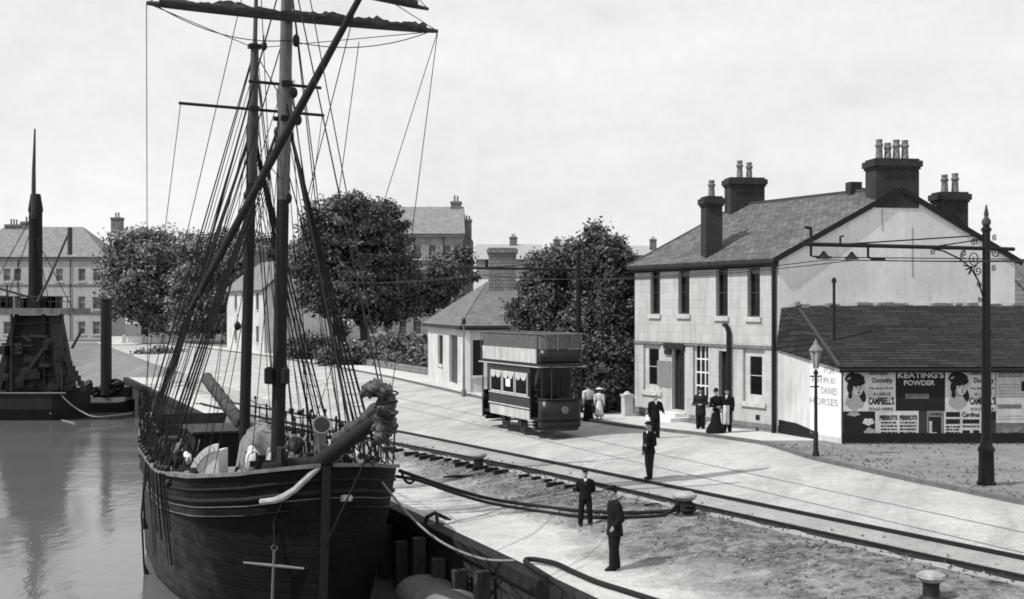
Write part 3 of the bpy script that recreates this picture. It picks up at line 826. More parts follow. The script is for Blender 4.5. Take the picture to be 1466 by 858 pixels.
INKM = grey('poster_grey', .3, .3, 6, 30, .9, 0)
def portrait(po, cx, cy):
    blob(po, cx-2, cy+22, 13, 12, INKM, 'shawl', .0165, jit=.06)
    blob(po, cx+9.5, cy+13, 4.5, 10, M['ink'], 'scarf', .0185, rot=-.25)
    blob(po, cx-8, cy+13, 3, 5, M['ink'], 'scarf', .0185)
    blob(po, cx+2, cy+3, 9, 11.5, INKM, 'face', .0215)
    blob(po, cx+3.5, cy+4, 7, 9.5, M['paper'], 'cheek', .0245, rot=.12)
    blob(po, cx-1, cy-9.5, 14.5, 9.5, M['ink'], 'hat', .028, jit=.05, rot=.2)
    blob(po, cx-8.5, cy+2, 4.2, 8, M['ink'], 'hair', .0265)
    blob(po, cx-10, cy-11, 3.2, 1.6, INKM, 'hat_feather', .032, rot=-.5)
    for dx, dy, rx, ry in ((.8, 2.4, 1.6, .9), (6.6, 2.0, 1.4, .9), (4.2, 9.4, 2.0, .8), (4.6, 5.6, .7, 1.8), (.8, .2, 2, .5), (6.6, -.2, 1.8, .5)):
        blob(po, cx+dx, cy+dy, rx, ry, M['ink'], 'face_feature', .030, 10)
p1_ = poster(1207, 531, 1282, 589, M['paper'], label='white bill with a woman in a dark hat at its left')
portrait(p1_, 1225, 553)
def campbells(po, x, dx=0):
    block(po, x+1, 531.5, x+30, 537.5, INKM); letters(sf, po, 'NEXT WEEK', x+3, 532.5, x+29, 536.5, M['ink'], .02, .02)
    letters(sf, po, 'Dorothy', x+7, 541, x+36, 550.5, M['ink'], .02, .03)
    letters(sf, po, 'The Best Of All', x+2, 554.5, x+36, 557.5, M['ink'], .02, .02)
    letters(sf, po, 'A LARGE', x+8, 562, x+33, 566.5, M['ink'], .02, .02)
    letters(sf, po, "CAMPBELL'S", x+1, 568.5, x+38, 579.5, M['ink'], .02, .04)
    letters(sf, po, 'SOLD HERE', x+2, 583.5, x+36, 587.5, M['ink'], .02, .02)
campbells(p1_, 1242)
ks = poster(1283, 530, 1352, 588, M['ink'], label='black bill with white lettering for insect powder')
letters(sf, ks, "KEATING'S", 1285, 532.5, 1351, 541.5, M['paper'], .02, .03)
letters(sf, ks, 'POWDER', 1294, 544.5, 1338, 552, M['paper'], .02, .025)
block(ks, 1296, 564, 1330, 571, M['inkgrey'])
p3_ = poster(1353, 530.5, 1425, 589, M['paper'], label='white bill with a woman in a dark hat, right of the black bill')
portrait(p3_, 1373, 552); campbells(p3_, 1387)
p4_ = poster(1426, 530.5, 1478, 606, M['offwhite'], label='tall pale bill of small print at the picture edge')
smallprint(p4_, 1429, 534, 1464, 2, M['inkgrey'], 2.2, 3.6); smallprint(p4_, 1429, 550, 1464, 5, INKM, 1.6, 4.4)
block(p4_, 1428, 579, 1462, 585, M['inkgrey']); smallprint(p4_, 1429, 595, 1465, 2, INKM, 1.6, 4)
block(p4_, 1462, 546, 1478, 560, M['ink'])
p5_ = poster(1253, 588.5, 1315, 629, M['paper'], label='white bill headed in two bold repeated words below the first portrait')
letters(sf, p5_, 'PIERROTS', 1259, 594.5, 1284.5, 601.5, M['ink'], .02, .05); letters(sf, p5_, 'PIERROTS', 1287.5, 594.5, 1313, 601.5, M['ink'], .02, .05)
for (x, e) in ((1261, 1284), (1288, 1312)): smallprint(p5_, x, 604, e, 5, M['ink'], 2.4, 4.8)
dk = poster(1208, 589.5, 1252, 629, M['ink'], label='torn dark bill with a pale figure below the first portrait')
blob(dk, 1243, 604, 8, 5, M['paper'], 'torn_paper', .02, jit=.12); blob(dk, 1246, 620, 9, 7, INKM, 'torn_paper', .02, jit=.12, rot=.4); blob(dk, 1222, 593, 9, 3, INKM, 'torn_paper', .02, jit=.15)
p6_ = poster(1327, 588.5, 1350, 629, M['canvas'], label='small grey bill with a black doorway picture')
block(p6_, 1329, 597, 1347, 627, M['ink']); block(p6_, 1330, 603, 1334, 626, M['offwhite'], out=.022); block(p6_, 1332, 619, 1341, 628, M['paper'], out=.024); letters(sf, p6_, 'OPEN', 1330, 591, 1348, 595, M['ink'], .02, .02)
p7_ = poster(1351, 588.8, 1408, 629, M['paper'], label='white bill divided into black squares below the second portrait')
for (x0, y0, x1, y1) in ((1354,590,1374,597),(1354,600,1374,607),(1378,600.5,1402,606.5),(1378,616,1388,624),(1393,616,1402,624)): block(p7_, x0, y0, x1, y1, M['ink'])
letters(sf, p7_, 'Cardinal', 1377, 590, 1402, 597, M['ink'], .02, .03)
smallprint(p7_, 1354, 610, 1374, 4, M['ink'], 2.4, 4.2); smallprint(p7_, 1378, 609.5, 1403, 1, M['ink'], 2.2)
p8_ = poster(1409, 589, 1425, 600, M['ink']); p9_ = poster(1426, 607, 1478, 629, M['inkgrey'], label='dark torn bill with scrawled pale lettering below the tall small-print bill')
blob(p9_, 1440, 617, 7, 4, M['canvas'], 'torn_paper', .02, jit=.2); blob(p9_, 1456, 615, 8, 3, M['canvas'], 'torn_paper', .02, jit=.2, rot=-.4)

# ---- neighbour behind the gable, gate pier by the far corner
nb_ = thing('stone_cottage', 'dark stone cottage just showing past the right end of the gable', 'house', (29, 62, .12))
nf = Face((24.9, 60, 0), (1, 0, 0), (0, -1, 0)); m = MB(); nf.wall(m, 10, 5.7, [nf.rect(1482, 460, 1500, 500)]); m.quad((24.9,60,0),(24.9,68,0),(24.9,68,5.7),(24.9,64,7.2),(24.9,60,5.7)); m.build('wall', M['rubble'], nb_)
window(nf, nb_, nf.rect(1482, 460, 1500, 500))
m = MB(); slope(m, [(24.7,59.7,5.6),(35,59.7,5.6),(35,64,7.3),(24.7,64,7.3)]); slope(m, [(24.7,68.3,5.6),(35,68.3,5.6),(35,64,7.3),(24.7,64,7.3)]); m.build('roof', M['slate'], nb_)
gp = thing('gate_pier', 'short pale stone gate pier against the dark trees beside the house end', 'gate pier', tuple(plane(898, 597, 57.5)))
m = MB(); q = plane(898, 597, 57.5); m.box((q.x, q.y, .55), (.42, .42, 1.0), .3); m.box((q.x, q.y, 1.07), (.5, .5, .1), .3); m.lathe((q.x, q.y, 1.12), [(.2, 0), (.1, .1), (.02, .14)], 8); m.build('shaft', M['offwhite'], gp)

# ---- the corner pub
pub = thing('corner_pub', 'single-storey pale pub with hipped slate roof behind the tram', 'pub', (-2.75, 73.8, .12))
pa = V((-5.94, 89, 0)); pb = V((-2.75, 73.8, 0)); pd = (pa-pb); PL = pd.length
pl = Face(pb, pd, V((-pd.y, pd.x, 0))); pr_ = Face(pb, (1, .12, 0), (.12, -1, 0)); PR = 9.0; PE = 3.95
h1 = pl.rect(627, 480, 634, 522); h2 = pl.rect(643, 480, 655, 549)
m = MB(); pl.wall(m, PL, PE, [h1, h2], .25); m.build('side_wall', M['whitewash'], pub)
h3 = (.45, 1.1, 1.1, 3.2); h4 = (2.6, .9, 3.7, 3.2)
m = MB(); pr_.wall(m, PR, PE, [h3, h4], .2); m.build('front_wall', M['whitewash'], pub)
for h, f_ in ((h1, pl), (h3, pr_), (h4, pr_)): window(f_, pub, h, .2, 1, 2, fr='iron', sillmat='offwhite')
m = MB(); pl.slab(m, h2[0], h2[1], h2[2], h2[3], -.25, -.18)
for k in range(2): pl.slab(m, h2[0]+.15, .4+k*1.2, h2[2]-.15, 1.3+k*1.2, -.18, -.16)
dr = m.build('door', M['tramdark'], pub)
m = MB(); m.ell(pl.P(h2[0]+.2, 1.2, -.13), (.05, .05, .05), 8, 6); m.build('handle', M['offwhite'], dr, smooth=True)
m = MB(); pl.slab(m, -.02, 0, .28, PE, .004, .06); pr_.slab(m, .0, 0, .3, PE, .004, .06); m.build('corner_pilaster', M['white'], pub)
m = MB()
far_r = pr_.P(PR, 0); fa = pa; fb = pa + (far_r - pb)
m.quad(far_r, fb, fb + V((0,0,PE)), far_r + V((0,0,PE))); m.quad(fb, fa, fa+V((0,0,PE)), fb+V((0,0,PE))); m.build('rear_wall', M['rubble'], pub)
z_ = V((0,0,PE)); o_ = .35
A = pb + z_ + (pb-far_r).normalized()*o_ + (pb-pa).normalized()*o_; B = far_r + z_ + (far_r-pb).normalized()*o_ + (pb-pa).normalized()*o_
Cc = fb + z_ + (far_r-pb).normalized()*o_ + (pa-pb).normalized()*o_; D = pa + z_ + (pb-far_r).normalized()*o_ + (pa-pb).normalized()*o_
r_a = plane(699, 405, 82); r_b = plane(775, 402, 82.6)
m = MB(); slope(m, [A, B, r_b, r_a]); slope(m, [D, A, r_a]); slope(m, [Cc, D, r_a, r_b]); slope(m, [B, Cc, r_b])
prf = m.build('roof', grey('pub_slate_grey', .19, .2, 1.0, 20, .8, .5), pub)  # plain grey slate, replaced by the coursed slates below
prf.data.materials[0] = masonry('pub_slates', .15, .09, .4, .24, .016, .25, stain=.2, blk=.2)
m = MB(); m.tube([A + V((0,0,-.05)), B + V((0,0,-.05))], .12, 8); m.tube([A + V((0,0,-.05)), D + V((0,0,-.05))], .09, 8); m.build('gutter', M['black'], pub)
cp = plane(719, 405, 80.5)
chimney(pub, cp, 1.75, .9, 6.2, 8.85, (1, .05), 0, mat='rubble')
pp = thing('lamp_standard', 'slim dark post standing on the pavement at the pub corner', 'post', tuple(gnd(664, 568)))
q = gnd(664, 568); zt = HC-(462-HY)/F*q.y
m = MB(); m.lathe(q, [(.14, 0), (.14, .35), (.07, .45), (.055, 2.5), (.04, zt-.1)], 10); m.build('shaft', M['wood'], pp, smooth=2)
m = MB(); m.lathe(q + V((0,0,zt-.12)), [(.05, 0), (.12, .05), (.12, .3), (.02, .42)], 8); m.build('cap', M['iron'], pp)

# ---- gabled cottage behind the masts
hc = thing('gabled_cottage', 'pale two-storey cottage with plain gable seen between the masts', 'house', (-27.6, 140, 0))
cf = Face((-27.6, 140, 0), fdir, FN); cg_dir = V((.97, .24, 0)).normalized(); cg = Face((-27.6, 140, 0), cg_dir, (cg_dir.y, -cg_dir.x, 0))
CLn, CE, CW = 15.0, 7.2, 7.6
wins = [cf.rect(366.2,419,370.4,444), cf.rect(366.5,467,370.4,490), cf.rect(351,420,354,444), cf.rect(351,468,354,489), cf.rect(336,421,339,443), cf.rect(336,468,339,488)]
m = MB(); cf.wall(m, CLn, CE, wins, .3); m.build('front_wall', M['whitewash'], hc)
for h in wins: window(cf, hc, h, .25, 1, 2, fr='iron', sillmat='offwhite')
m = MB(); m.quad(cg.P(0,0), cg.P(CW,0), cg.P(CW,CE), cg.P(CW*.5,10.5), cg.P(0,CE)); m.build('gable_wall', M['whitewash'], hc)
m = MB(); q = cg.P(CW, 0); q2 = q + fdir*CLn; m.quad(q, q2, q2+V((0,0,CE)), q+V((0,0,CE))); q3 = cf.P(CLn, 0); m.quad(q2, q3, q3+V((0,0,CE)), q3+cg_dir*CW*.5+V((0,0,10.5)), q2+V((0,0,CE))); m.build('rear_wall', M['rubble'], hc)
m = MB(); a0 = cf.P(-.35, CE-.15, .4); a1 = cf.P(CLn+.3, CE-.15, .4); ra = cg.P(CW*.5, 10.55, .35); rb = cg.P(CW*.5, 10.55) + fdir*(CLn+.3); k0 = cg.P(CW+.4, CE-.15, .35); k1 = k0 + fdir*(CLn+.6)
slope(m, [a0, a1, rb, ra], .15); slope(m, [k0, k1, rb, ra], .15); m.build('roof', masonry('cottage_slates', .2, .13, .5, .3, .02, .25), hc)
chimney(hc, cg.P(CW*.5, 0) + fdir*(CLn-.5), 1.6, .9, 10, 12.2, cg_dir, 2, mat='rubble')

# ---- tenements
def tenement(name, label, x0, x1, Y, zb, eaves, ridge, rows, colpx, depth=11, hip=True, mat='hazed_stone', roofmat='hazed_slate', chims=(), grp=None, wh=(1.2, 2.1), pane='hazed_glass'):
    t = thing(name, label, 'tenement', ((x0+x1)/2, Y, zb), grp)
    fc = Face((x0, Y, zb), (1, 0, 0), (0, -1, 0)); Ln = x1-x0; hs = []
    for px in colpx:
        tc = fc.t_of(px)
        for z in rows:
            hs.append((tc-wh[0]/2, z-zb, tc+wh[0]/2, z-zb+wh[1]))
    m = MB(); fc.wall(m, Ln, eaves-zb, hs, .25)
    zE = eaves; m.quad((x0,Y,zb),(x0,Y+depth,zb),(x0,Y+depth,zE),(x0,Y,zE)); m.quad((x1,Y,zb),(x1,Y+depth,zb),(x1,Y+depth,zE),(x1,Y,zE)); m.quad((x0,Y+depth,zb),(x1,Y+depth,zb),(x1,Y+depth,zE),(x0,Y+depth,zE))
    if not hip:
        for x in (x0, x1): m.quad((x,Y,zE),(x,Y+depth,zE),(x,Y+depth/2,ridge))
    m.build('wall', M[mat], t)
    for h in hs: window(fc, t, h, .22, 1, 2, sillmat='offwhite', fr='frame', fw=.1, sillh=.2, pane=pane, blind=random.choice((0, 0, .3, .5)))
    m = MB(); o = .4; i = depth/2 if hip else 0
    a, b, c, d = (x0-o,Y-o,zE), (x1+o,Y-o,zE), (x1+o,Y+depth+o,zE), (x0-o,Y+depth+o,zE); e, f = (x0+i,Y+depth/2,ridge), (x1-i,Y+depth/2,ridge)
    slope(m, [a,b,f,e], .15); slope(m, [c,d,e,f], .15)
    if hip: slope(m, [d,a,e], .15); slope(m, [b,c,f], .15)
    rf = m.build('roof', M[roofmat], t)
    m = MB(); fc.slab(m, -.3, zE-zb-.35, Ln+.3, zE-zb-.02, .004, .38)
    for z in rows[1:]: fc.slab(m, 0, z-zb-.75, Ln, z-zb-.5, .004, .1)
    m.build('cornice', M['rubble'], t)
    m = MB(); 
    for px in colpx[::2]:
        tt_ = fc.t_of(px+16); m.tube([fc.P(tt_, .1, .12), fc.P(tt_, zE-zb-.3, .12)], .07, 6)
    m.build('downpipe', M['black'], t)
    for (px, sx, zt, pots) in chims:
        xx = (px-CX)/F*(Y+depth/2); chimney(t, (xx, Y+depth/2, 0), sx, 1.2, ridge-1.6, zt, (1, 0), pots, mat='rubble', pot_h=.9)
    return t
zq = lambda py, Y: HC-(py-HY)/F*Y
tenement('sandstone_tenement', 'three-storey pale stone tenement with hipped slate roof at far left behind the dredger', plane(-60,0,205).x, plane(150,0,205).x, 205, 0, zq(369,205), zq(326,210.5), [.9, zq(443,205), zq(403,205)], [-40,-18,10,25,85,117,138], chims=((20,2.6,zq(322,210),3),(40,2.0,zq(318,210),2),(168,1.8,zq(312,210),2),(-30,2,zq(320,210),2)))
tt2 = tenement('sandstone_tenement', 'long grey tenement roof with stepped chimneys above the trees right of the tall tree', plane(520,0,190).x, plane(662,0,190).x, 190, 0, zq(336,190), zq(297,195), [1.2, 5.0, 9.0, 12.6], [535,556,577,598,619,640,655], hip=False, mat='hazed_greystone', chims=((653,1.6,zq(289,195),2),(545,1.6,zq(290,195),2)))
wg = thing('gable_block', 'lower stone block with its own chimney abutting the right end of the long tenement', 'house', (plane(668,0,192).x, 192, 0))
m = MB(); xx = plane(670, 0, 194).x; m.box((xx, 194, zq(345,194)/2), (1.5, 6, zq(345,194))); m.build('wall', M['rubble'], wg)
chimney(wg, (xx, 194, 0), 1.1, 1.2, zq(350,194), zq(315,194), (1, 0), 2, mat='rubble', pot_h=.6)
# low hill with roofs on the skyline
m = MB(); rows = []
for j in range(9):
    Y = 420 + j*60; row = []
    for i in range(60):
        X = -700 + i*30; a = math.sin(j/8*math.pi)
        row.append((X, Y, -1 + a*(30 + 6*math.sin(X*.011+1) + 3*math.sin(X*.031) + 1.2*math.sin(X*.09))))
    rows.append(row)
m.grid(rows); struct('hills', m, M['hill'], smooth=True)
def far_house(label, px0, px1, pyb, pye, pyr, Y, ch):
    t = thing('distant_house', label, 'house', (plane((px0+px1)/2, 0, Y).x, Y, zq(pyb, Y)), 'distant houses on the hill')
    x0, x1 = plane(px0,0,Y).x, plane(px1,0,Y).x; zb, ze, zr = zq(pyb, Y), zq(pye, Y), zq(pyr, Y)
    fc = Face((x0, Y, zb), (1,0,0), (0,-1,0)); n = max(2, int((x1-x0)/4)); hs = [((x1-x0)*(i+.5)/n-.5, (ze-zb)*.55, (x1-x0)*(i+.5)/n+.5, (ze-zb)*.55+1.8) for i in range(n)]
    m = MB(); fc.wall(m, x1-x0, ze-zb, hs, .2)
    for x in (x0, x1): m.quad((x,Y,zb),(x,Y+9,zb),(x,Y+9,ze),(x,Y+4.5,zr),(x,Y,ze))
    m.build('wall', M['hazed_greystone'], t)
    for h in hs: window(fc, t, h, .15, 1, 2, sill=False)
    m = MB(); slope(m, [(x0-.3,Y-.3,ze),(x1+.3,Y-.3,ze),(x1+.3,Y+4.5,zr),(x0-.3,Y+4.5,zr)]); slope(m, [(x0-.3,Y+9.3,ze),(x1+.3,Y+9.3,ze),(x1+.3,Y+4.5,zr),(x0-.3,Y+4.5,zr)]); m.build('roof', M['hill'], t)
    for px in ch: chimney(t, (plane(px,0,Y).x, Y+4.5, 0), 1.6, 1, zr-1, zr+1.6, (1,0), 2, mat='rubble')
far_house('distant low grey house on the skyline above the pub chimney', 682, 775, 400, 372, 349, 260, (735,))
far_house('distant grey house on the skyline showing above the dark trees', 800, 930, 400, 366, 351, 300, (798, 938))
# parapet along the head of the basin, low fence by the road
pw = thing('parapet_wall', 'low white parapet wall along the road at the head of the basin', 'wall', tuple(plane(205, 497, 186)))
m = MB(); a, b, c = plane(150, 0, 186), plane(262, 0, 184), plane(345, 0, 160)
a.z = b.z = c.z = .05
for p, q in ((a, b),): m.box3(p, q-p, V((0, .4, 0)), V((0,0,.95)))
m.build('wall_face', M['white'], pw)
for i in range(5):
    p = a.lerp(b, i/4); m = MB(); m.box((p.x, p.y+.2, .65), (.55, .55, 1.25)); m.build('pier', M['offwhite'], pw)
# low railing wall in front of the hedge between cottage and pub
rw = thing('roadside_wall', 'low grey wall and hedge line along the far pavement left of the pub', 'wall', (-14, 108, 0))
m = MB(); pts = [V((kerb_x(Y)+3.1, Y, .1)) for Y in np.linspace(92, 134, 12)]
for p, q in zip(pts, pts[1:]): m.box3(p, q-p, V((.3, 0, 0)), V((0,0,.55)))
m.build('wall_face', M['rubble'], rw)
# wooded verge behind that wall
L = []
for i in range(9):
    Y = 98 + i*4; x = kerb_x(Y) + 5.5; L.append((V((x, Y, .6)), (2.2, 2.6, 1.3 + .4*math.sin(i*2.1))))
hg = thing('hedge', 'ragged grey hedge running behind the low wall beside the road', 'hedge', (-12, 110, 0))
leaves_obj('foliage', M['leaf2'], hg, L, 16000, .17, .45)
# ================================================================== tram
class Loc:
    """local frame: x along a, y along b, z up"""
    def __init__(s, o, a, b): s.o, s.a, s.b = V(o), V(a).normalized(), V(b).normalized()
    def P(s, x, y, z): return s.o + s.a*x + s.b*y + V((0,0,z))
    def box(s, m, x0, x1, y0, y1, z0, z1): m.box3(s.P(x0,y0,z0), s.a*(x1-x0), s.b*(y1-y0), V((0,0,z1-z0)))
M['trampanel'] = grey('grimy_cream_panel', .5, .2, 2.5, 25, .6, .1, streak=.35, pits=.15)
TW, TL = 1.95, 6.9
to = V((1.17, 49.2, 0)); TF = Loc(to, US, UN)       # x: back along the car, y: across to the right
tram = thing('tram_car', 'open-topped double-deck electric tram with white side panels standing in the road', 'tram', tuple(TF.P(TL/2, TW/2, 0)))
SA, SB = 1.3, 5.75                                   # saloon from..to
m = MB()
TF.box(m, SA, SB, .06, TW-.06, .62, 1.5)             # lower panels
TF.box(m, SA, SB, .06, TW-.06, 2.42, 2.72)
for x in (SA, SA+.0, SB-.16): TF.box(m, x, x+.16, .06, TW-.06, 1.5, 2.42)
m.build('saloon_body', M['trammid'], tram)
ws = [(SA+.28+i*1.36, SA+.28+i*1.36+1.28) for i in range(3)]
for (a, b) in ws:
    for y0, y1, s in ((.06, .1, 1), (TW-.1, TW-.06, -1)):
        m = MB()
        TF.box(m, a, a+.07, y0, y1, 1.5, 2.42); TF.box(m, b-.07, b, y0, y1, 1.5, 2.42); TF.box(m, a+.07, b-.07, y0, y1, 2.3, 2.42); TF.box(m, a+.07, b-.07, y0, y1, 1.5, 1.56)
        w = m.build('window', M['offwhite'], tram)
        m = MB(); TF.box(m, a+.07, b-.07, (y0+y1)/2-.01, (y0+y1)/2+.01, 1.56, 2.3); m.build('pane', M['glass'], w)
        m = MB()
        for k in range(2):
            c = TF.P(a+.36+k*.56, y0-.012 if s > 0 else y1+.012, 2.3)
            pts = [c + TF.a*(.27*math.cos(t)) + V((0,0,-.2*math.sin(t))) for t in [math.pi*i/8 for i in range(9)]]
            m.prism(pts, TF.b*.008*(-s))
        m.build('blind', M['offwhite'], w)
m = MB(); TF.box(m, ws[1][0]+.38, ws[1][0]+.86, .035, .05, 1.78, 2.1); m.build('window_card', M['white'], tram)
m = MB(); TF.box(m, SA+.02, SB-.02, .03, .058, .98, 1.03); TF.box(m, SA+.02, SB-.02, .03, .058, 1.44, 1.48); m.build('beading', M['offwhite'], tram)
m = MB(); TF.box(m, SA-.05, SB-.3, .0, .05, .55, .92); TF.box(m, SA-.05, SB-.3, TW-.05, TW, .55, .92); m.build('rocker_panel', M['trampanel'], tram)
# bulkheads with doors
for x in (SA-.03, SB):
    m = MB(); TF.box(m, x, x+.03, .1, TW-.1, .62, 2.6); b = m.build('bulkhead', M['tramdark'], tram)
    m = MB(); xx = x-.012 if x < 2 else x+.03
    TF.box(m, xx, xx+.012, .75, 1.25, 1.35, 2.3); TF.box(m, xx, xx+.012, .2, .62, 1.5, 2.3); TF.box(m, xx, xx+.012, 1.38, 1.78, 1.5, 2.3); m.build('pane', M['glass'], b)
# platforms, dashes, posts, upper deck
def rounded(x0, sgn, y0, y1, r, n=10, inset=0):
    """plan outline of a bowed platform end"""
    out = []
    for i in range(n+1):
        a = math.pi*i/n
        y = (y0+y1)/2 - math.cos(a)*((y1-y0)/2-inset); x = x0 - sgn*(r*math.sin(a)**.6 - inset)
        out.append((x, y))
    return out
for x0, sgn in ((.55, 1), (TL-.55, -1)):
    pts = rounded(x0, sgn, .08, TW-.08, .55)
    m = MB(); m.prism([TF.P(x, y, .55) for x, y in pts] + [TF.P(SA if sgn > 0 else SB, TW-.08, .55), TF.P(SA if sgn > 0 else SB, .08, .55)], (0,0,.1)); m.build('platform', M['darkwood'], tram)
    m = MB(); rows = [[TF.P(x, y, z) for x, y in pts] for z in (.32, .5, .9, 1.42)]
    m.grid(rows); ds = m.build('dash_panel', M['tramdark'], tram, smooth=True)
    sm = ds.modifiers.new('solid', 'SOLIDIFY'); sm.thickness = .04
    m = MB(); m.tube([TF.P(x, y, 1.45) for x, y in pts], .03, 6); m.build('hand_rail', M['iron'], ds)
    c = TF.P(x0 - sgn*.56, TW/2, 1.02); m = MB(); m.lathe(c, [(.05, -.02), (.13, .0), (.15, .06), (.12, .09)], 16, axis=-TF.a*sgn); m.build('headlamp', M['inkgrey'], ds, smooth=2)
    for i in (1, 3, 7, 9):
        m = MB(); x, y = pts[i]; m.tube([TF.P(x, y, 1.4), TF.P(x, y, 2.74)], .035, 6); m.build('canopy_post', M['iron'], tram)
    m = MB(); rows = [[TF.P(x, y, z) for x, y in pts] for z in (1.5, 2.3)]
    sc_ = m.build('windscreen', M['tramdark'], tram, smooth=True) if False else None
    m = MB(); fs = 1 if sgn > 0 else -1; bx = x0 + sgn*.02
    m.prism([TF.P(x, y, .2) for x, y in rounded(x0-sgn*.05, sgn, .2, TW-.2, .5)], (0,0,.12)); m.build('bumper', M['iron'], tram)
    # curved stair to the top deck
    m = MB()
    for k in range(8):
        a = k/7*math.pi*.75; cx, cy = (.75 if sgn > 0 else TL-.75), (.55 if sgn > 0 else TW-.55)
        m.box3(TF.P(cx + .42*math.cos(a)*sgn-.14, cy - .35*math.sin(a)-.1, .75 + k*.26), TF.a*.3, TF.b*.34, V((0,0,.05)))
    m.build('stair', M['black'], tram)
    m = MB(); pp_ = [TF.P((.75 if sgn > 0 else TL-.75) + .55*math.cos(a)*sgn, (.5 if sgn > 0 else TW-.5) - .42*math.sin(a), z) for a, z in [(i/9*math.pi*.8, .9+i*.21) for i in range(10)]]
    m.grid([[p + V((0,0,.0)) for p in pp_], [p + V((0,0,.42)) for p in pp_]]); st = m.build('stair_stringer', M['tramdark'], tram, smooth=True)
m = MB(); outline = [(x-.0, y) for x, y in rounded(.5, 1, .0, TW, .55)] + [(x, y) for x, y in rounded(TL-.5, -1, .0, TW, .55)][::-1]
m.prism([TF.P(x, y, 2.74) for x, y in outline], (0,0,.1)); m.build('deck', M['iron'], tram)
m = MB(); m.prism([TF.P(SA+(x-SA)*1.0, y, 2.70) for x, y in [(0.2,-.06),(TL-.2,-.06),(TL-.2,TW+.06),(.2,TW+.06)]], (0,0,.035)); m.build('roof_edge', M['offwhite'], tram)
# decency panels
for y0, y1 in ((.0, .04), (TW-.04, TW)):
    m = MB(); TF.box(m, .55, TL-.55, y0, y1, 2.86, 3.42); m.build('side_panel', M['trampanel'], tram)
for x0, sgn in ((.52, 1), (TL-.52, -1)):
    m = MB(); pts = rounded(x0, sgn, .02, TW-.02, .5); m.grid([[TF.P(x, y, z) for x, y in pts] for z in (2.86, 3.42)])
    ep = m.build('end_panel', M['tramdark'], tram, smooth=True); sm = ep.modifiers.new('solid', 'SOLIDIFY'); sm.thickness = .04
m = MB(); q = [TF.P(x, y, 4.02) for x, y in outline]; m.tube(q + [q[0]], .025, 6)
for i in range(0, len(outline), 2): x, y = outline[i]; m.tube([TF.P(x, y, 3.4), TF.P(x, y, 4.02)], .018, 5)
for x in np.arange(.8, TL-.5, .55):
    for y in (.02, TW-.02): m.tube([TF.P(x, y, 3.4), TF.P(x, y, 4.02)], .018, 5)
m.build('top_rail', M['wood'], tram)
mesh_m = grey('wire_netting', .1, .6, 12, 90, .9, 0)
for y in (.03, TW-.03):
    m = MB(); TF.box(m, .6, TL-.6, y-.006, y+.006, 3.43, 4.0); m.build('netting', mesh_m, tram)
m = MB(); pts = rounded(.52, 1, .04, TW-.04, .5); m.grid([[TF.P(x, y, z) for x, y in pts] for z in (3.43, 4.0)]); m.build('netting', mesh_m, tram)
for i in range(7):
    for y0 in (.2, 1.12):
        m = MB(); x = .95 + i*.78
        TF.box(m, x, x+.36, y0, y0+.62, 3.24, 3.29); TF.box(m, x+.34, x+.38, y0, y0+.62, 3.29, 3.8); TF.box(m, x+.05, x+.1, y0+.05, y0+.57, 2.86, 3.24); TF.box(m, x+.28, x+.33, y0+.05, y0+.57, 2.86, 3.24)
        m.build('deck_seat', M['darkwood'], tram)
# truck: wheels, axle boxes, frame, lifeguard
for x in (2.55, 4.35):
    for y in (.25, TW-.33):
        m = MB(); m.lathe(TF.P(x, y, .4), [(.38, 0), (.42, .0), (.42, .03), (.38, .035), (.38, .09)], 24, axis=TF.b); wl = m.build('wheel', M['iron'], tram, smooth=2)
        m = MB(); m.lathe(TF.P(x, y-.03 if y < 1 else y+.1, .4), [(.1, 0), (.1, .05), (.05, .07)], 12, axis=TF.b); m.build('hub', M['inkgrey'], wl)
        for k in range(6):
            pass
m = MB()
for y in (.14, TW-.2):
    TF.box(m, 1.9, 5.0, y, y+.06, .5, .6); TF.box(m, 2.35, 2.75, y, y+.07, .25, .5); TF.box(m, 4.15, 4.55, y, y+.07, .25, .5)
    m.bar(TF.P(2.75, y+.03, .28), TF.P(4.15, y+.03, .28), .05)
    for k in range(3): m.tube([TF.P(1.95+k*.09, y+.03, .3), TF.P(1.95+k*.09, y+.03, .55)], .035, 6)
m.build('truck_frame', M['iron'], tram)
for x in (.75, TL-.8):
    m = MB(); m.prism([TF.P(x, .2, .12), TF.P(x+.9 if x < 2 else x-.9, .2, .25), TF.P(x+.9 if x < 2 else x-.9, .2, .29), TF.P(x, .2, .16)], TF.b*(TW-.4)); m.build('lifeguard_tray', M['wood'], tram)
m = MB()
for i in range(3): TF.box(m, .9+i*.0, 1.25, -.02-.0, .1, .3+i*.12, .33+i*.12)
m.build('step', M['offwhite'], tram)

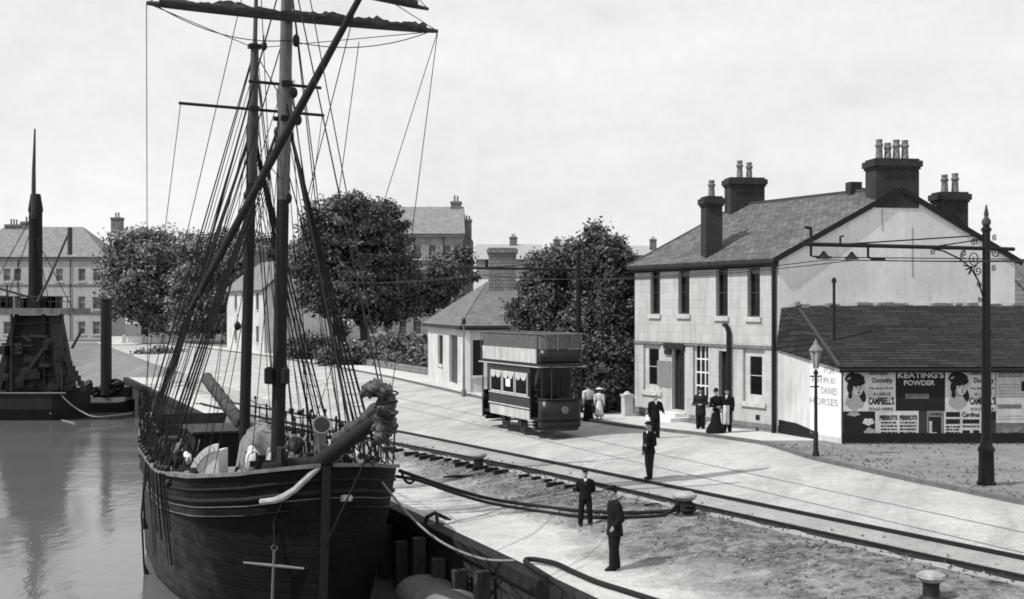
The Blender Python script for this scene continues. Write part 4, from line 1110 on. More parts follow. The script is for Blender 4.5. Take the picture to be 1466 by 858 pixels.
# ================================================================== overhead poles, lamp post
def tram_pole(name, label, base, H, arm_len, armz, fancy, group):
    b = V(base); t = thing(name, label, 'tram pole', tuple(b), group)
    m = MB(); m.lathe(b, [(.25, -.05), (.26, .08), (.22, .1), (.2, .9), (.23, .95), (.23, 1.0), (.17, 1.1), (.16, 1.25)], 16); m.build('pole_base', M['black'], t, smooth=2)
    m = MB(); m.lathe(b, [(.135, 1.2), (.125, 4.2), (.145, 4.22), (.145, 4.32), (.115, 4.34), (.105, H-.75), (.14, H-.74), (.14, H-.66), (.1, H-.65), (.1, H-.6)], 16); m.build('shaft', M['black'], t, smooth=2)
    m = MB(); m.lathe(b, [(.05, H-.62), (.12, H-.55), (.125, H-.45), (.06, H-.36), (.05, H-.32), (.07, H-.28), (.015, H)], 12); m.build('finial', M['lead'] if fancy else M['black'], t, smooth=2)
    d = -UN; a0 = b + V((0,0,armz)); a1 = a0 + d*arm_len
    m = MB(); m.tube([a0 - d*1.0 if fancy else a0, a1], .055, 8); m.tube([a1+V((0,0,-.01)), a1 + V((0,0,.0)) + d*.12], .04, 6); m.build('bracket_arm', M['black'], t)
    top = b + V((0,0,H-.85))
    m = MB(); m.tube([top, a0 + d*(arm_len-.85)], .022, 6)
    if fancy: m.tube([top - V((0,0,.1)), a0 + d*1.95], .02, 6)
    m.build('tie_rod', M['black'], t)
    if fancy:
        def P(x, z): return a0 + d*x + V((0,0,z))
        m = MB(); m.tube([P(.12, -1.35), P(.28, -.9), P(.55, -.55), P(.95, -.3), P(1.5, -.1), P(1.95, -.03)], .022, 6)
        def scroll(cx, cz, r, turns, a_0, sg):
            pts = [P(cx + r*(1-i/26*.85)*math.cos(a_0+sg*i/26*turns*6.283), cz + r*(1-i/26*.85)*math.sin(a_0+sg*i/26*turns*6.283)) for i in range(27)]
            m.tube(pts, .016, 5)
        scroll(.42, -.28, .22, 1.5, 4.2, 1); scroll(.3, -.62, .15, 1.5, 1.0, -1); scroll(.8, -.16, .12, 1.4, 4.4, 1); scroll(.24, -1.0, .09, 1.4, 1.0, -1)
        scroll(-.35, -.1, .18, 1.5, 2.2, -1); scroll(-.3, .3, .09, 1.4, 2.2, -1); scroll(.45, .16, .12, 1.3, 3.5, -1); scroll(-.28, -.55, .09, 1.3, 2.2, -1); scroll(.2, -1.42, .08, 1.2, 1, -1); scroll(1.9, -.12, .09, 1.2, 2, 1)
        m.tube([P(.55, -.55), P(.2, -.35)], .016, 5); m.tube([P(.95, -.3), P(.75, -.05)], .016, 5)
        for k in range(3): m.tube([P(.5, -.52), P(.62 + .1*k, -.72 + .12*k)], .03-.006*k, 5)
        m.build('scroll_bracket', M['black'], t)
        m = MB()
        e = arm_len
        m.tube([P(e-.12, .42), P(e-.12, -.3), P(e-.35, -.33), P(e-.75, -.33)], .035, 8); m.tube([P(e-.12, .42), P(e+.06, .44)], .04, 8)
        m.tube([P(e-1.95, -.02), P(e-1.95, -.3), P(e-2.1, -.36), P(e-2.5, -.36)], .035, 8)
        m.tube([P(e-1.05, .0), P(e-1.05, .22), P(e-1.15, .24)], .03, 6)
        m.build('hanger_bracket', M['black'], t)
        for x in (e-.52, e-1.42):
            m = MB(); m.lathe(P(x, -.37), [(.2, 0), (.12, .08), (.05, .17), (.03, .2)], 10); m.build('insulator', M['black'], t, smooth=2)
        m = MB(); m.tube([P(e-.7, -.33), P(-.9, -.28)], .014, 5); m.tube([P(-.9, -.28), P(-2.2, -.3)], .016, 5); m.build('span_wire', M['black'], t)
    else:
        m = MB(); m.tube([a1 + V((0,0,.0)), a1 + V((0,0,-.3))], .03, 6); m.build('hanger_bracket', M['black'], t)
    return a0, a1, d
pb1 = gnd(1412, 694); pb2 = gnd(828, 590)
A0, A1, dd_ = tram_pole('tram_pole', 'near black tram pole with scrolled bracket arm in front of the poster shed', pb1, HC-(293-HY)/F*pb1.y - pb1.z, 6.0, HC-(356-HY)/F*pb1.y - pb1.z, True, None)
B0, B1, _ = tram_pole('tram_pole', 'far slim tram pole with plain bracket arm rising behind the tram', pb2, HC-(348-HY)/F*pb2.y - pb2.z, 5.7, HC-(386-HY)/F*pb2.y - pb2.z, False, None)
m = MB()
for k, off in enumerate((.55, 1.45)):
    p = A0 + dd_*(6.0-off) + V((0,0,-.4)); q = B1 - dd_*(.3 + k*.7) + V((0,0,-.3))
    n_ = 14; m.tube([p.lerp(q, i/n_) + V((0,0,-.35*4*(i/n_)*(1-i/n_))) for i in range(n_+1)], .012, 4)
    nr = p + (p-q).normalized()*26; m.tube([p.lerp(nr, i/6) + V((0,0,-.25*4*(i/6)*(1-i/6))) for i in range(7)], .012, 4)
    fr = q + (q-p).normalized()*30; m.tube([q.lerp(fr, i/6) + V((0,0,-.25*4*(i/6)*(1-i/6))) for i in range(7)], .012, 4)
tag(m.build('trolley_wires', M['black'], loc=tuple(A1)), 'thin overhead tram wires strung between the two bracket arms', 'overhead wires')
lb = gnd(1168, 655)
lp = thing('street_lamp', 'slim gas lamp post with tapered lantern standing before the whitewashed shed end', 'street lamp', tuple(lb))
hh = HC-(487-HY)/F*lb.y - lb.z
m = MB(); m.lathe(lb, [(.13, 0), (.12, .2), (.085, .3), (.08, .9), (.06, .95), (.055, 2.0), (.045, hh-1.15), (.08, hh-1.13), (.08, hh-1.05), (.03, hh-1.0), (.03, hh-.95)], 12)
m.tube([lb + V((-.2, 0, hh-1.2)), lb + V((.2, 0, hh-1.2))], .025, 6); m.tube([lb + V((-.18, 0, hh-1.55)), lb + V((.12, 0, hh-1.55))], .025, 6); m.build('shaft', M['black'], lp, smooth=2)
m = MB()
for k in range(4):
    a = math.pi/4 + k*math.pi/2
    m.bar(lb + V((.09*math.cos(a), .09*math.sin(a), hh-.95)), lb + V((.2*math.cos(a), .2*math.sin(a), hh-.35)), .02)
lt = m.build('lantern', M['iron'], lp)
m = MB(); m.lathe(lb + V((0,0,hh-.93)), [(.09, 0), (.2, .57)], 4); m.build('lantern_glass', grey('lantern_glass', .34, .15, 3, 20, .15, .05), lt)
m = MB(); m.lathe(lb + V((0,0,hh-.36)), [(.23, 0), (.23, .03), (.08, .22), (.08, .28), (.025, .34), (.025, .4)], 8); m.build('lantern_cap', M['canvas'], lt)

# ================================================================== people
def vox(mb, name, mat, parent, voxel, smooth_it=3, loc=None):
    o = mb.build(name, mat, None, loc=(0,0,0))
    r = o.modifiers.new('r', 'REMESH'); r.mode = 'VOXEL'; r.voxel_size = voxel
    s = o.modifiers.new('s', 'SMOOTH'); s.factor = .5; s.iterations = smooth_it
    bpy.context.view_layer.update()
    dg = bpy.context.evaluated_depsgraph_get()
    me = bpy.data.meshes.new_from_object(o.evaluated_get(dg)); o.modifiers.clear()
    old = o.data; o.data = me; bpy.data.meshes.remove(old); me.name = name
    if not me.materials: me.materials.append(mat)
    for p in me.polygons: p.use_smooth = True
    if parent is not None: o.parent = parent
    return o
def limb(m, pts, rs, n=12):
    pts = [V(p) for p in pts]
    m.tube(pts, rs, n)
    for p, r in zip(pts, rs): m.ell(p, (r, r, r), 12, 8)
def loft(m, secs, n=20):
    """secs: (cx, cy, z, rx, ry)"""
    b = len(m.v)
    for cx, cy, z, rx, ry in secs:
        for k in range(n):
            a = 2*math.pi*k/n; m.v.append(V((cx + rx*math.cos(a), cy + ry*math.sin(a), z)))
    for i in range(len(secs)-1):
        for k in range(n):
            k2 = (k+1) % n; m.f.append((b+i*n+k, b+i*n+k2, b+(i+1)*n+k2, b+(i+1)*n+k))
    m.f.append(tuple(b+k for k in reversed(range(n)))); m.f.append(tuple(b+(len(secs)-1)*n+k for k in range(n)))
def hand(m, wrist, direc, side, h, curl=.5):
    """palm, four bent fingers and a thumb; direc = the way the hand points"""
    w = V(wrist); d = V(direc).normalized(); x = V((side, 0, 0)); x = (x - d*x.dot(d)); x = x.normalized() if x.length > .05 else V((0,1,0)); nn = d.cross(x).normalized()
    c = w + d*.028*h
    m.box3(w - nn*.018*h - x*.012*h, nn*.042*h, x*.017*h, d*.05*h); limb(m, [w, c + d*.02*h], [.016*h, .019*h], 8)
    for k, (o, ln) in enumerate(((-.018, .042), (-.006, .048), (.006, .045), (.018, .036))):
        p0 = c + nn*o*h + d*.02*h; p1 = p0 + d*ln*.5*h; p2 = p1 + (d*(1-curl) - x*curl)*ln*.32*h; p3 = p2 + (d*(.6-curl) - x*(curl+.3))*ln*.25*h
        limb(m, [p0, p1, p2, p3], [.0062*h, .0058*h, .0052*h, .0045*h], 6)
    p0 = w + d*.015*h - nn*.016*h; limb(m, [p0, p0 - nn*.016*h + d*.014*h, p0 - nn*.02*h + d*.032*h - x*.006*h], [.0085*h, .0072*h, .006*h], 6)
def person(label, base, H, yaw, arms, cat='person', legs=None, head=(0, 0), jacket='cloth', trousers='cloth', hat='cap', female=False, skirt=None, blouse=None, hem=.47, lean=0, apron=False, group=None, hair='ink', extra=None, bulk=1.12):
    h = H
    B_ = bulk if not female else 1.06
    legs = legs or {1: ((.052, 0, .5), (.056, -.012, .275), (.06, .0, .045)), -1: ((-.052, 0, .5), (-.056, -.012, .275), (-.06, .0, .045))}
    S = lambda p: V((p[0]*h, p[1]*h, p[2]*h))
    hp, hyaw = head
    hc_ = V((0, -.012 - math.sin(hp)*.05 + lean, .932)); rot = Matrix.Rotation(hyaw, 3, 'Z') @ Matrix.Rotation(hp, 3, 'X')
    def hd_(p): return S(hc_ + rot@V(p))
    m = MB()
    loft(m, [(0, 0, .46*h, .07*h, .055*h), (0, 0, .52*h, .088*h, .06*h), (0, lean*.3*h, .62*h, .072*h, .052*h), (0, lean*.6*h, .73*h, .092*h, .06*h), (0, lean*.8*h, .80*h, .095*h, .05*h), (0, lean*h, .835*h, .045*h, .035*h)])
    limb(m, [S((0, lean, .82)), S((0, -.006+lean, .88))], [.034*h, .031*h])
    m.ell(hd_((0, .008, .01)), (.044*h, .055*h, .062*h), 16, 12, rot=rot); m.ell(hd_((0, -.018, -.022)), (.034*h, .036*h, .042*h), 14, 10, rot=rot)
    limb(m, [hd_((0, -.05, .008)), hd_((0, -.062, -.014))], [.006*h, .0105*h], 8)          # nose
    for s in (-1, 1):
        m.ell(hd_((s*.045, .006, -.004)), (.006*h, .012*h, .017*h), 8, 6, rot=rot)          # ears
        m.ell(hd_((s*.017, -.047, .012)), (.009*h, .006*h, .005*h), 8, 6, rot=rot)          # brow ridge / eyelids
    m.ell(hd_((0, -.052, -.034)), (.015*h, .006*h, .005*h), 8, 6, rot=rot)                   # lips
    for s in (-1, 1):
        sh, el, wr, hdir, curl = arms[s]
        limb(m, [S((s*.085, lean*.8, .80)), S(sh), S(el), S(wr)], [.032*h, .03*h, .024*h, .016*h])
        hand(m, S(wr), hdir, s, h, curl)
        a, k, f = legs[s]
        limb(m, [S(a), S(k), S(f)], [.05*h, .034*h, .022*h])
        limb(m, [S((f[0], f[1]+.01, .022)), S((f[0]+s*.01, f[1]-.085, .016))], [.022*h, .018*h], 8)
    body = vox(m, 'person', M['skin'], None, .0075*h, 1)
    body['_loc'] = (0, 0, 0)
    tag(body, label, cat, group)
    kids = []
    # eyes, hair
    m = MB()
    for s in (-1, 1): m.ell(hd_((s*.017, -.0505, .006)), (.0065*h, .004*h, .004*h), 8, 6, rot=rot)
    m.ell(hd_((0, -.0575, -.0345)), (.011*h, .002*h, .0015*h), 8, 4, rot=rot)
    kids.append(m.build('eyes', M['ink'], body))
    m = MB(); m.ell(hd_((0, .016, .02)), (.049*h, .054*h, .062*h), 16, 10, rot=rot)
    if female: m.ell(hd_((0, .045, .035)), (.038*h, .036*h, .034*h), 12, 8, rot=rot); m.ell(hd_((0, -.0, .045)), (.052*h, .055*h, .034*h), 12, 8, rot=rot)
    kids.append(vox(m, 'hair', M[hair], body, .011*h, 2))
    m = MB()
    if hat == 'cap':
        m.ell(hd_((0, .006, .058)), (.058*h, .064*h, .026*h), 16, 8, rot=rot); loft_pts = [hd_((math.cos(a)*.046, -.03-math.sin(a)*.05, .044)) for a in [math.pi*i/8 for i in range(9)]]
        m.prism(loft_pts, rot@V((0, 0, .008*h)))
    elif hat == 'bowler':
        m.lathe(hd_((0, .006, .036)), [(.075*h, 0), (.077*h, .006*h), (.052*h, .012*h), (.05*h, .04*h), (.035*h, .065*h), (.005*h, .07*h)], 16, axis=rot@V((0,0,1)))
    elif hat == 'boater':
        m.lathe(hd_((0, .004, .04)), [(.088*h, 0), (.088*h, .007*h), (.055*h, .008*h), (.055*h, .045*h), (.0*h+.002, .046*h)], 18, axis=rot@V((0,.12,1)))
    elif hat == 'wide':
        m.lathe(hd_((0, .01, .05)), [(.12*h, 0), (.125*h, .008*h), (.07*h, .012*h), (.068*h, .04*h), (.004*h, .052*h)], 18, axis=rot@V((0,.1,1)))
    kids.append(m.build('hat', M['clothwhite'] if (hat == 'boater' or hat == 'wide' and blouse == 'clothwhite') else M['cloth'], body, smooth=2))
    # jacket / blouse
    m = MB(); z0 = hem
    top = blouse or jacket
    if not female:
        secs = [(0, 0, z0*h, .1*h, .075*h), (0, 0, .52*h, .1*h, .072*h), (0, lean*.3*h, .62*h, .086*h, .066*h), (0, lean*.6*h, .73*h, .104*h, .072*h), (0, lean*.8*h, .79*h, .108*h, .063*h), (0, lean*.95*h, .826*h, .068*h, .047*h), (0, lean*h, .846*h, .042*h, .04*h)]
        secs[0] = (0, .004*h, z0*h, .107*h, .082*h)
    else:
        secs = [(0, 0, .585*h, .07*h, .058*h), (0, 0, .62*h, .064*h, .055*h), (0, -.01*h, .7*h, .09*h, .075*h), (0, -.01*h, .76*h, .093*h, .07*h), (0, 0, .805*h, .09*h, .056*h), (0, 0, .835*h, .05*h, .042*h), (0, 0, .862*h, .036*h, .037*h)]
    secs = [(a, b, c, d*B_, e*B_) for a, b, c, d, e in secs]
    loft(m, secs)
    for s in (-1, 1):
        sh, el, wr, hdir, curl = arms[s]
        k = 1.15 if female and top == 'clothwhite' else B_*1.06
        w_ = V(el).lerp(V(wr), .93)
        limb(m, [S((s*.075, lean*.8, .795)), S(sh), S(el), S(w_)], [.042*h*k, .044*h*k, .036*h*k, .028*h])
    kids.append(vox(m, 'blouse' if female else 'jacket', M[top], body, .011*h, 3))
    if not female:
        m = MB(); m.prism([hd_((-.03, -.04, -.082)), hd_((.03, -.04, -.082)), S((.0, -.073+lean, .755))], (0, -.004*h, 0)); kids.append(m.build('shirt_front', M['clothwhite'], body))
    if skirt:
        f = skirt[1] if len(skirt) > 1 else .15
        m = MB(); n = 30; b = len(m.v); zs = [.6, .55, .42, .25, .1, skirt[2] if len(skirt) > 2 else .015]; rs = [.062, .085, .105, .125, f*.93, f]
        rows = []
        for z, r in zip(zs, rs):
            rows.append([V((r*h*(1+.05*math.sin(k/n*6.283*9)*(1-z/.6))*math.cos(k/n*6.283), r*h*(1+.05*math.sin(k/n*6.283*9)*(1-z/.6))*math.sin(k/n*6.283)*.92 + .015*h*(1-z/.6), z*h)) for k in range(n+1)])
        m.grid(rows); kids.append(m.build('skirt', M[skirt[0]], body, smooth=True))
    else:
        m = MB(); loft(m, [(0, 0, .45*h, .075*h, .062*h), (0, 0, .5*h, .096*h, .07*h), (0, 0, .6*h, .08*h, .06*h)])
        for s in (-1, 1):
            a, k, f = legs[s]; limb(m, [S(a), S(k), S((f[0], f[1]+.004, max(.04, f[2])))], [.058*h*B_, .05*h*B_, .044*h*B_])
        kids.append(vox(m, 'trousers', M[trousers], body, .011*h, 3))
    for s in (-1, 1):
        a, k, f = legs[s]; m = MB()
        limb(m, [S((f[0], f[1]+.016, .026)), S((f[0]+s*.006, f[1]-.04, .022)), S((f[0]+s*.012, f[1]-.09, .017))], [.026*h, .024*h, .021*h], 10)
        kids.append(vox(m, 'shoe', M['black'], body, .01*h, 2))
    if apron:
        m = MB(); rows = [[V((x*h, y*h - .012*h*math.cos(x*25), z*h)) for x in (-.075, -.04, 0, .04, .075)] for z, y in ((.62, -.07), (.5, -.085), (.35, -.082), (.18, -.078))]
        m.grid(rows); kids.append(m.build('apron', M['clothwhite'], body, smooth=True))
    if extra: extra(body, S)
    body.location = base; body.rotation_euler = (0, 0, yaw)
    return body
def arm_pocket(s): return ((s*.118, .0, .775), (s*.15, .035, .63), (s*.118, -.04, .535), (-s*.35, -.45, -.8), .3)
def arm_down(s, f=0): return ((s*.118, 0, .775), (s*.14, .012, .625), (s*.142, -.03+f, .485), (0, -.1, -1), .35)
def arm_back(s): return ((s*.116, .01, .775), (s*.15, .06, .635), (s*.05, .085, .56), (-s*.9, .1, -.35), .5)
def arm_front(s): return ((s*.116, -.005, .775), (s*.155, -.01, .63), (s*.055, -.1, .6), (-s*.85, -.15, -.1), .6)
LEGW = {1: ((.055, 0, .5), (.075, -.015, .275), (.088, .01, .045)), -1: ((-.055, 0, .5), (-.075, -.015, .275), (-.088, -.01, .045))}
LEGS = {1: ((.05, 0, .5), (.046, -.02, .275), (.046, -.035, .045)), -1: ((-.05, 0, .5), (-.046, .0, .275), (-.046, .03, .045))}
person('man in long dark jacket and cap standing in profile nearest the quay edge', gnd(880, 816), 1.86, R(-78), {1: arm_pocket(1), -1: arm_pocket(-1)}, legs=LEGS, head=(R(14), R(-8)), hem=.41, lean=-.006, bulk=1.24)
person('bareheaded youth in dark suit facing the camera with hands behind his back on the quay', gnd(838, 752), 1.44, R(-4), {1: arm_back(1), -1: arm_back(-1)}, legs=LEGW, head=(R(8), 0), hem=.47)
person('man in peaked cap and short dark jacket standing on the outer rail', gnd(930, 686), 1.76, R(-58), {1: arm_front(1), -1: arm_down(-1)}, legs=LEGS, head=(R(10), R(-10)), hem=.46, trousers='cloth2')
def carry(body, S):
    m = MB(); c = S((.2, -.13, .56)); m.ell(c, (.1, .13, .075), 12, 8); o = m.build('bundle', M['clothwhite'], None, loc=tuple(c)); o.parent = body; o.location = c
person('man in pale straw hat and dark coat standing at the kerb before the house', gnd(938, 627), 1.70, R(10), {1: ((.118, 0, .775), (.165, -.01, .64), (.17, -.11, .575), (.2, -1, -.1), .6), -1: arm_down(-1)}, hat='boater', hem=.44)
person('figure in dark coat and cap, leftmost of the group at the house door', gnd(1003, 614), 1.66, R(-20), {1: arm_front(1), -1: arm_front(-1)}, hat='cap', hem=.33, jacket='cloth2', trousers='cloth', bulk=1.25)
person('broad woman in a full black dress standing with the group at the house door', gnd(1025, 620), 1.72, R(25), {1: arm_front(1), -1: arm_front(-1)}, hat='none' if False else 'bowler', female=True, skirt=('cloth', .23), blouse='cloth')
person('man in dark jacket and white apron standing beside the vent pipe on the house front', gnd(1041, 618.5), 1.72, R(-25), {1: arm_down(1), -1: arm_pocket(-1)}, hat='cap', apron=True, hem=.5)
person('woman in white blouse, dark skirt and dark hat walking beside the tram', gnd(842, 600), 1.66, R(200), {1: arm_down(1), -1: arm_front(-1)}, hat='bowler', female=True, skirt=('cloth', .15), blouse='clothwhite')
person('girl in a white frock and pale hat standing beside the white-bloused woman', gnd(858, 602), 1.38, R(170), {1: arm_down(1), -1: arm_down(-1)}, hat='wide', female=True, skirt=('clothwhite', .16, .2), blouse='clothwhite')

# ================================================================== bollards, ring, hawsers
M['worn_cap'] = grey('worn_iron_cap', .3, .6, 5, 30, .6, .4)
def bollard(label, px, py, s, lean=0):
    b = gnd(px, py); t = thing('bollard', label, 'bollard', tuple(b), 'mushroom bollards on the quay')
    m = MB(); m.lathe(b, [(.3*s, -.1), (.28*s, .03*s), (.21*s, .1*s), (.2*s, .38*s), (.24*s, .46*s), (.22*s, .5*s)], 16); m.build('stem', M['iron'], t, smooth=2)
    m = MB(); m.lathe(b, [(.2*s, .42*s), (.3*s, .48*s), (.36*s, .55*s), (.34*s, .62*s), (.2*s, .69*s), (.01, .71*s)], 18); m.build('cap', M['worn_cap'], t, smooth=2)
    return b
bollard('smallest iron mushroom bollard, beside the rails left of the youth', 685, 671, .82)
bk_ = bollard('iron mushroom bollard with the two dark hawsers made fast round it', 981, 737, .86)
bollard('nearest iron mushroom bollard with pale top at the lower right', 1333, 858, .74)
def rope(name, label, pts, r, mat, cat='rope', group=None, n=6):
    P = [V(p) for p in pts]; out = []
    for i in range(len(P)-1):                        # Catmull-Rom
        p0, p1, p2, p3 = P[max(i-1, 0)], P[i], P[i+1], P[min(i+2, len(P)-1)]
        for k in range(n):
            t = k/n; out.append(.5*((2*p1) + (p2-p0)*t + (2*p0-5*p1+4*p2-p3)*t*t + (3*p1-p0-3*p2+p3)*t**3))
    out.append(P[-1]); m = MB(); m.tube(out, r, 8)
    o = m.build(name, mat, loc=tuple(P[0]), smooth=True)
    return tag(o, label, cat, group) if label else o
def gp_(px, py, dz=.05): p = gnd(px, py); return p + V((0,0,dz))
def ring_pts(c, r, z, a0, a1, n=7): return [V((c.x + r*math.cos(a0+(a1-a0)*i/n), c.y + r*math.sin(a0+(a1-a0)*i/n), c.z+z)) for i in range(n+1)]
bowr = V((plane(572, 674, 33.4)))
rope('hawser', 'upper dark mooring hawser from the ship bow across the quay to the bollard', [bowr, plane(600, 684, 34), plane(645, 699, 34.8), plane(700, 714, 35.8), gp_(762, 726), gp_(830, 734), gp_(900, 737), gp_(950, 735)] + ring_pts(bk_, .24, .14, R(200), R(-120)), .052, M['rope'], group='mooring hawsers from the ship to the bollard')
rope('hawser', 'lower dark mooring hawser, the one nearer the water, from the ship bow to the bollard', [bowr + V((-.1,0,-.15)), plane(600, 688, 33.8), plane(645, 704, 34.4), plane(700, 720, 35.2), gp_(762, 733), gp_(830, 742), gp_(900, 743), gp_(950, 740)] + ring_pts(bk_, .25, .25, R(200), R(-100)), .045, M['rope'], group='mooring hawsers from the ship to the bollard')
rope('mooring_rope', 'slack loop of rope hanging from the ship side over the quay edge', [plane(575, 676, 33.6), plane(580, 688, 34.0), plane(588, 692, 34.2), plane(596, 684, 34.5)], .035, M['rope'])
rope('mooring_rope', 'pale rope stretched from the ship bow down along the quay edge', [plane(531, 668, 31.0), plane(552, 697, 31.0), plane(590, 742, 30.8), plane(635, 778, 29.6), plane(690, 800, 29.0), gp_(738, 808, .08)], .03, M['hemp'])
rope('mooring_rope', 'thick dark rope lying over the quay edge at the bottom of the picture', [W(27.4, -.25, -1.3), W(27.5, -.2, -.72), gp_(752, 810, .1), gp_(790, 812, .1), gp_(822, 824, .07), gp_(856, 838, .06), gp_(900, 852, .06), gp_(960, 872, .06), gp_(1040, 905, .06)], .06, M['rope'])
q = gnd(622, 751)
m = MB(); m.tube([q + V((-.25, 0, 0)), q + V((-.2, 0, .2)), q + V((.0, .05, .3)), q + V((.3, .1, .16)), q + V((.45, .1, .1))], [.05, .06, .06, .05, .02], 8); m.tube([q + V((.05, .05, .28)), q + V((.1, -.1, .0))], .05, 8); m.box((q.x, q.y, q.z+.01), (.5, .3, .05), .3)
tag(m.build('mooring_hook', M['black'], loc=tuple(q), smooth=2), 'dark iron mooring hook curling up at the quay edge beside the pale rope', 'mooring hook')
q = gnd(658, 684); m = MB(); m.prism([q + V((-.55,-.1,.01)), q + V((.0,-.12,.02)), q + V((.75,.15,.01)), q + V((.7,.25,.01)), q + V((-.1,.05,.05))], (0,0,.05)); tag(m.build('timber_offcut', M['darkwood'], loc=tuple(q)), 'dark flat timber offcut lying on the quay below the smallest bollard', 'plank')
# ================================================================== the sailing ship, bow towards us
SS, SD = 33.53, -3.66
def S(l, b, z): return W(SS + l, SD + b, z)
def sheer(l): return interp(l, [-.2, 0, 1, 3, 7, 13, 17, 21], [1.32, 1.3, 1.06, .8, .46, .5, .62, .95])
def wr(l): return interp(l, [0, .15, .4, 1, 2, 3, 5, 8, 13, 17, 19.5, 21], [.05, .55, 1.15, 1.8, 2.38, 2.65, 2.87, 2.95, 2.75, 2.3, 1.9, 1.55])
def ww(l): return interp(l, [0, .4, 1, 2, 3, 5, 8, 13, 17, 19, 21], [.04, .3, .75, 1.4, 1.9, 2.5, 2.8, 2.6, 1.7, .9, .12])
LS = [0, .06, .15, .28, .45, .7, 1, 1.4, 1.9, 2.5, 3.2, 4, 5, 6, 7, 8.5, 10, 11.5, 13, 14.5, 16, 17.5, 19, 20, 21]
def half(l, z):
    zr = sheer(l); t = max(0, min(1.0, (z+2.8)/(zr+2.8))); w = ww(l) + (wr(l)-ww(l))*t**.75
    if z < -2.8: w *= max(0, 1 - (-2.8-z)*.35)
    return w
def rake(z, l): return max(0, (1.3-z))*.1*max(0, 1-l/4)
M['paintline'] = grey('flaking_line', .14, .7, 2, 12, .9, .2)
ship = thing('sailing_ship', 'dark two-masted coasting schooner moored bow-on at the quay with sails furled', 'sailing ship', tuple(S(10, 0, ZW)))
NZ = 14
for sgn in (-1, 1):
    pass
m = MB()
def side_rows(sgn, off=0, lo=-4.0, hi=None, nz=NZ):
    rows = []
    for l in LS:
        zr = sheer(l) if hi is None else sheer(l)+hi
        rows.append([S(l + rake(z, l), sgn*max(.02, half(l, z)-off), z) for z in [lo + (zr-lo)*i/nz for i in range(nz+1)]])
    return rows
m.grid(side_rows(-1)); 
r = side_rows(1); m.grid([x[::-1] for x in r])
tr0 = side_rows(-1)[-1]; tr1 = side_rows(1)[-1]
m.grid([tr0[::-1], tr1[::-1]])
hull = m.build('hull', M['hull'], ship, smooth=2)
m = MB()
for sgn in (-1, 1):
    rows = []
    for l in LS[3:]:
        rows.append([S(l+.06, sgn*max(.02, half(l, z)-.14), z) for z in (sheer(l), sheer(l)-1.0)])
    m.grid(rows if sgn > 0 else [x[::-1] for x in rows])
m.build('bulwark', M['wood'], ship)
m = MB()
for sgn in (-1, 1):
    rows = []
    for l in LS:
        w, z = wr(l), sheer(l); a, b = w+.09, max(.01, w-.2)
        rows.append([S(l-.06 if l < .5 else l, sgn*a, z), S(l-.06 if l < .5 else l, sgn*a, z+.09), S(l+.05, sgn*b, z+.09), S(l+.05, sgn*b, z)])
    m.grid(rows)
m.build('rail', grey('worn_rail', .15, .7, 2.5, 25, .8, .4), ship)
m = MB()
for sgn in (-1, 1):
    for l0, l1 in zip(LS[3:], LS[4:]): m.quad(S(l0, -.0, sheer(l0)-.95), S(l1, 0, sheer(l1)-.95), S(l1, sgn*wr(l1), sheer(l1)-.95), S(l0, sgn*wr(l0), sheer(l0)-.95))
m.build('deck', M['wood'], ship)
for dz, mt, r_, nm in ((.74, 'paintline', .013, 'painted_line'), (.58, 'darkwood', .06, 'rubbing_strake'), (.3, 'darkwood', .035, 'rubbing_strake')):
    for sgn in (-1, 1):
        m = MB(); m.tube([S(l + rake(sheer(l)-dz, l), sgn*(half(l, sheer(l)-dz)+.02), sheer(l)-dz) for l in LS], r_, 6); m.build(nm, M[mt], ship, smooth=True)
m = MB(); rows = [S(rake(z, 0)-.05, 0, z) for z in (1.35, .5, -.5, -1.5, -2.8, -4)]
for p, q in zip(rows, rows[1:]): m.bar(p, q, .11, .2)
m.build('stem_post', M['black'], ship)
# white painted knee / cathead at the bow, short mark on the other bow
def on_hull(l, b_sgn, z, off=.06): return S(l + rake(z, l) - off*.5, b_sgn*(half(l, z)+off), z)
m = MB(); m.tube([on_hull(.02, -1, 1.3, .04), on_hull(.08, -1, 1.12), on_hull(.2, -1, .78), on_hull(.32, -1, .6), on_hull(.42, -1, .52), on_hull(.68, -1, .46)], [.05, .075, .075, .085, .08, .075], 8); m.build('head_knee', grey('worn_white', .36, .45, 5, 30, .8, .4), ship, smooth=2)
m = MB(); m.tube([on_hull(.1, 1, .52), on_hull(.2, 1, .5)], .08, 8); m.build('hawse_plate', M['offwhite'], ship)
# anchor hung at the bow
an = on_hull(.55, -1, -1.05, .2)
m = MB(); rt = V((.99, .05, -.11)); m.tube([an - rt*.72, an, an + rt*.72], [.026, .04, .026], 8); ak = m.build('anchor', M['canvas'], ship)
m = MB(); dn = V((-.04, 0, -1)); m.tube([an - dn*.35, an + dn*1.7], [.035, .04], 8)
for s in (-1, 1): m.tube([an + dn*1.7, an + dn*1.55 + rt*.35*s, an + dn*1.25 + rt*.52*s], [.05, .045, .02], 8)
ring = [an - dn*.42 + V((.07*math.cos(a), 0, .07*math.sin(a))) for a in [i/10*6.283 for i in range(11)]]; m.tube(ring, .015, 6)
m.build('shank', M['mastlight'], ak, smooth=2)
m = MB(); m.tube([an - dn*.42, on_hull(.5, -1, 0), on_hull(.3, -1, .62)], .02, 6); m.build('anchor_chain', M['iron'], ak)
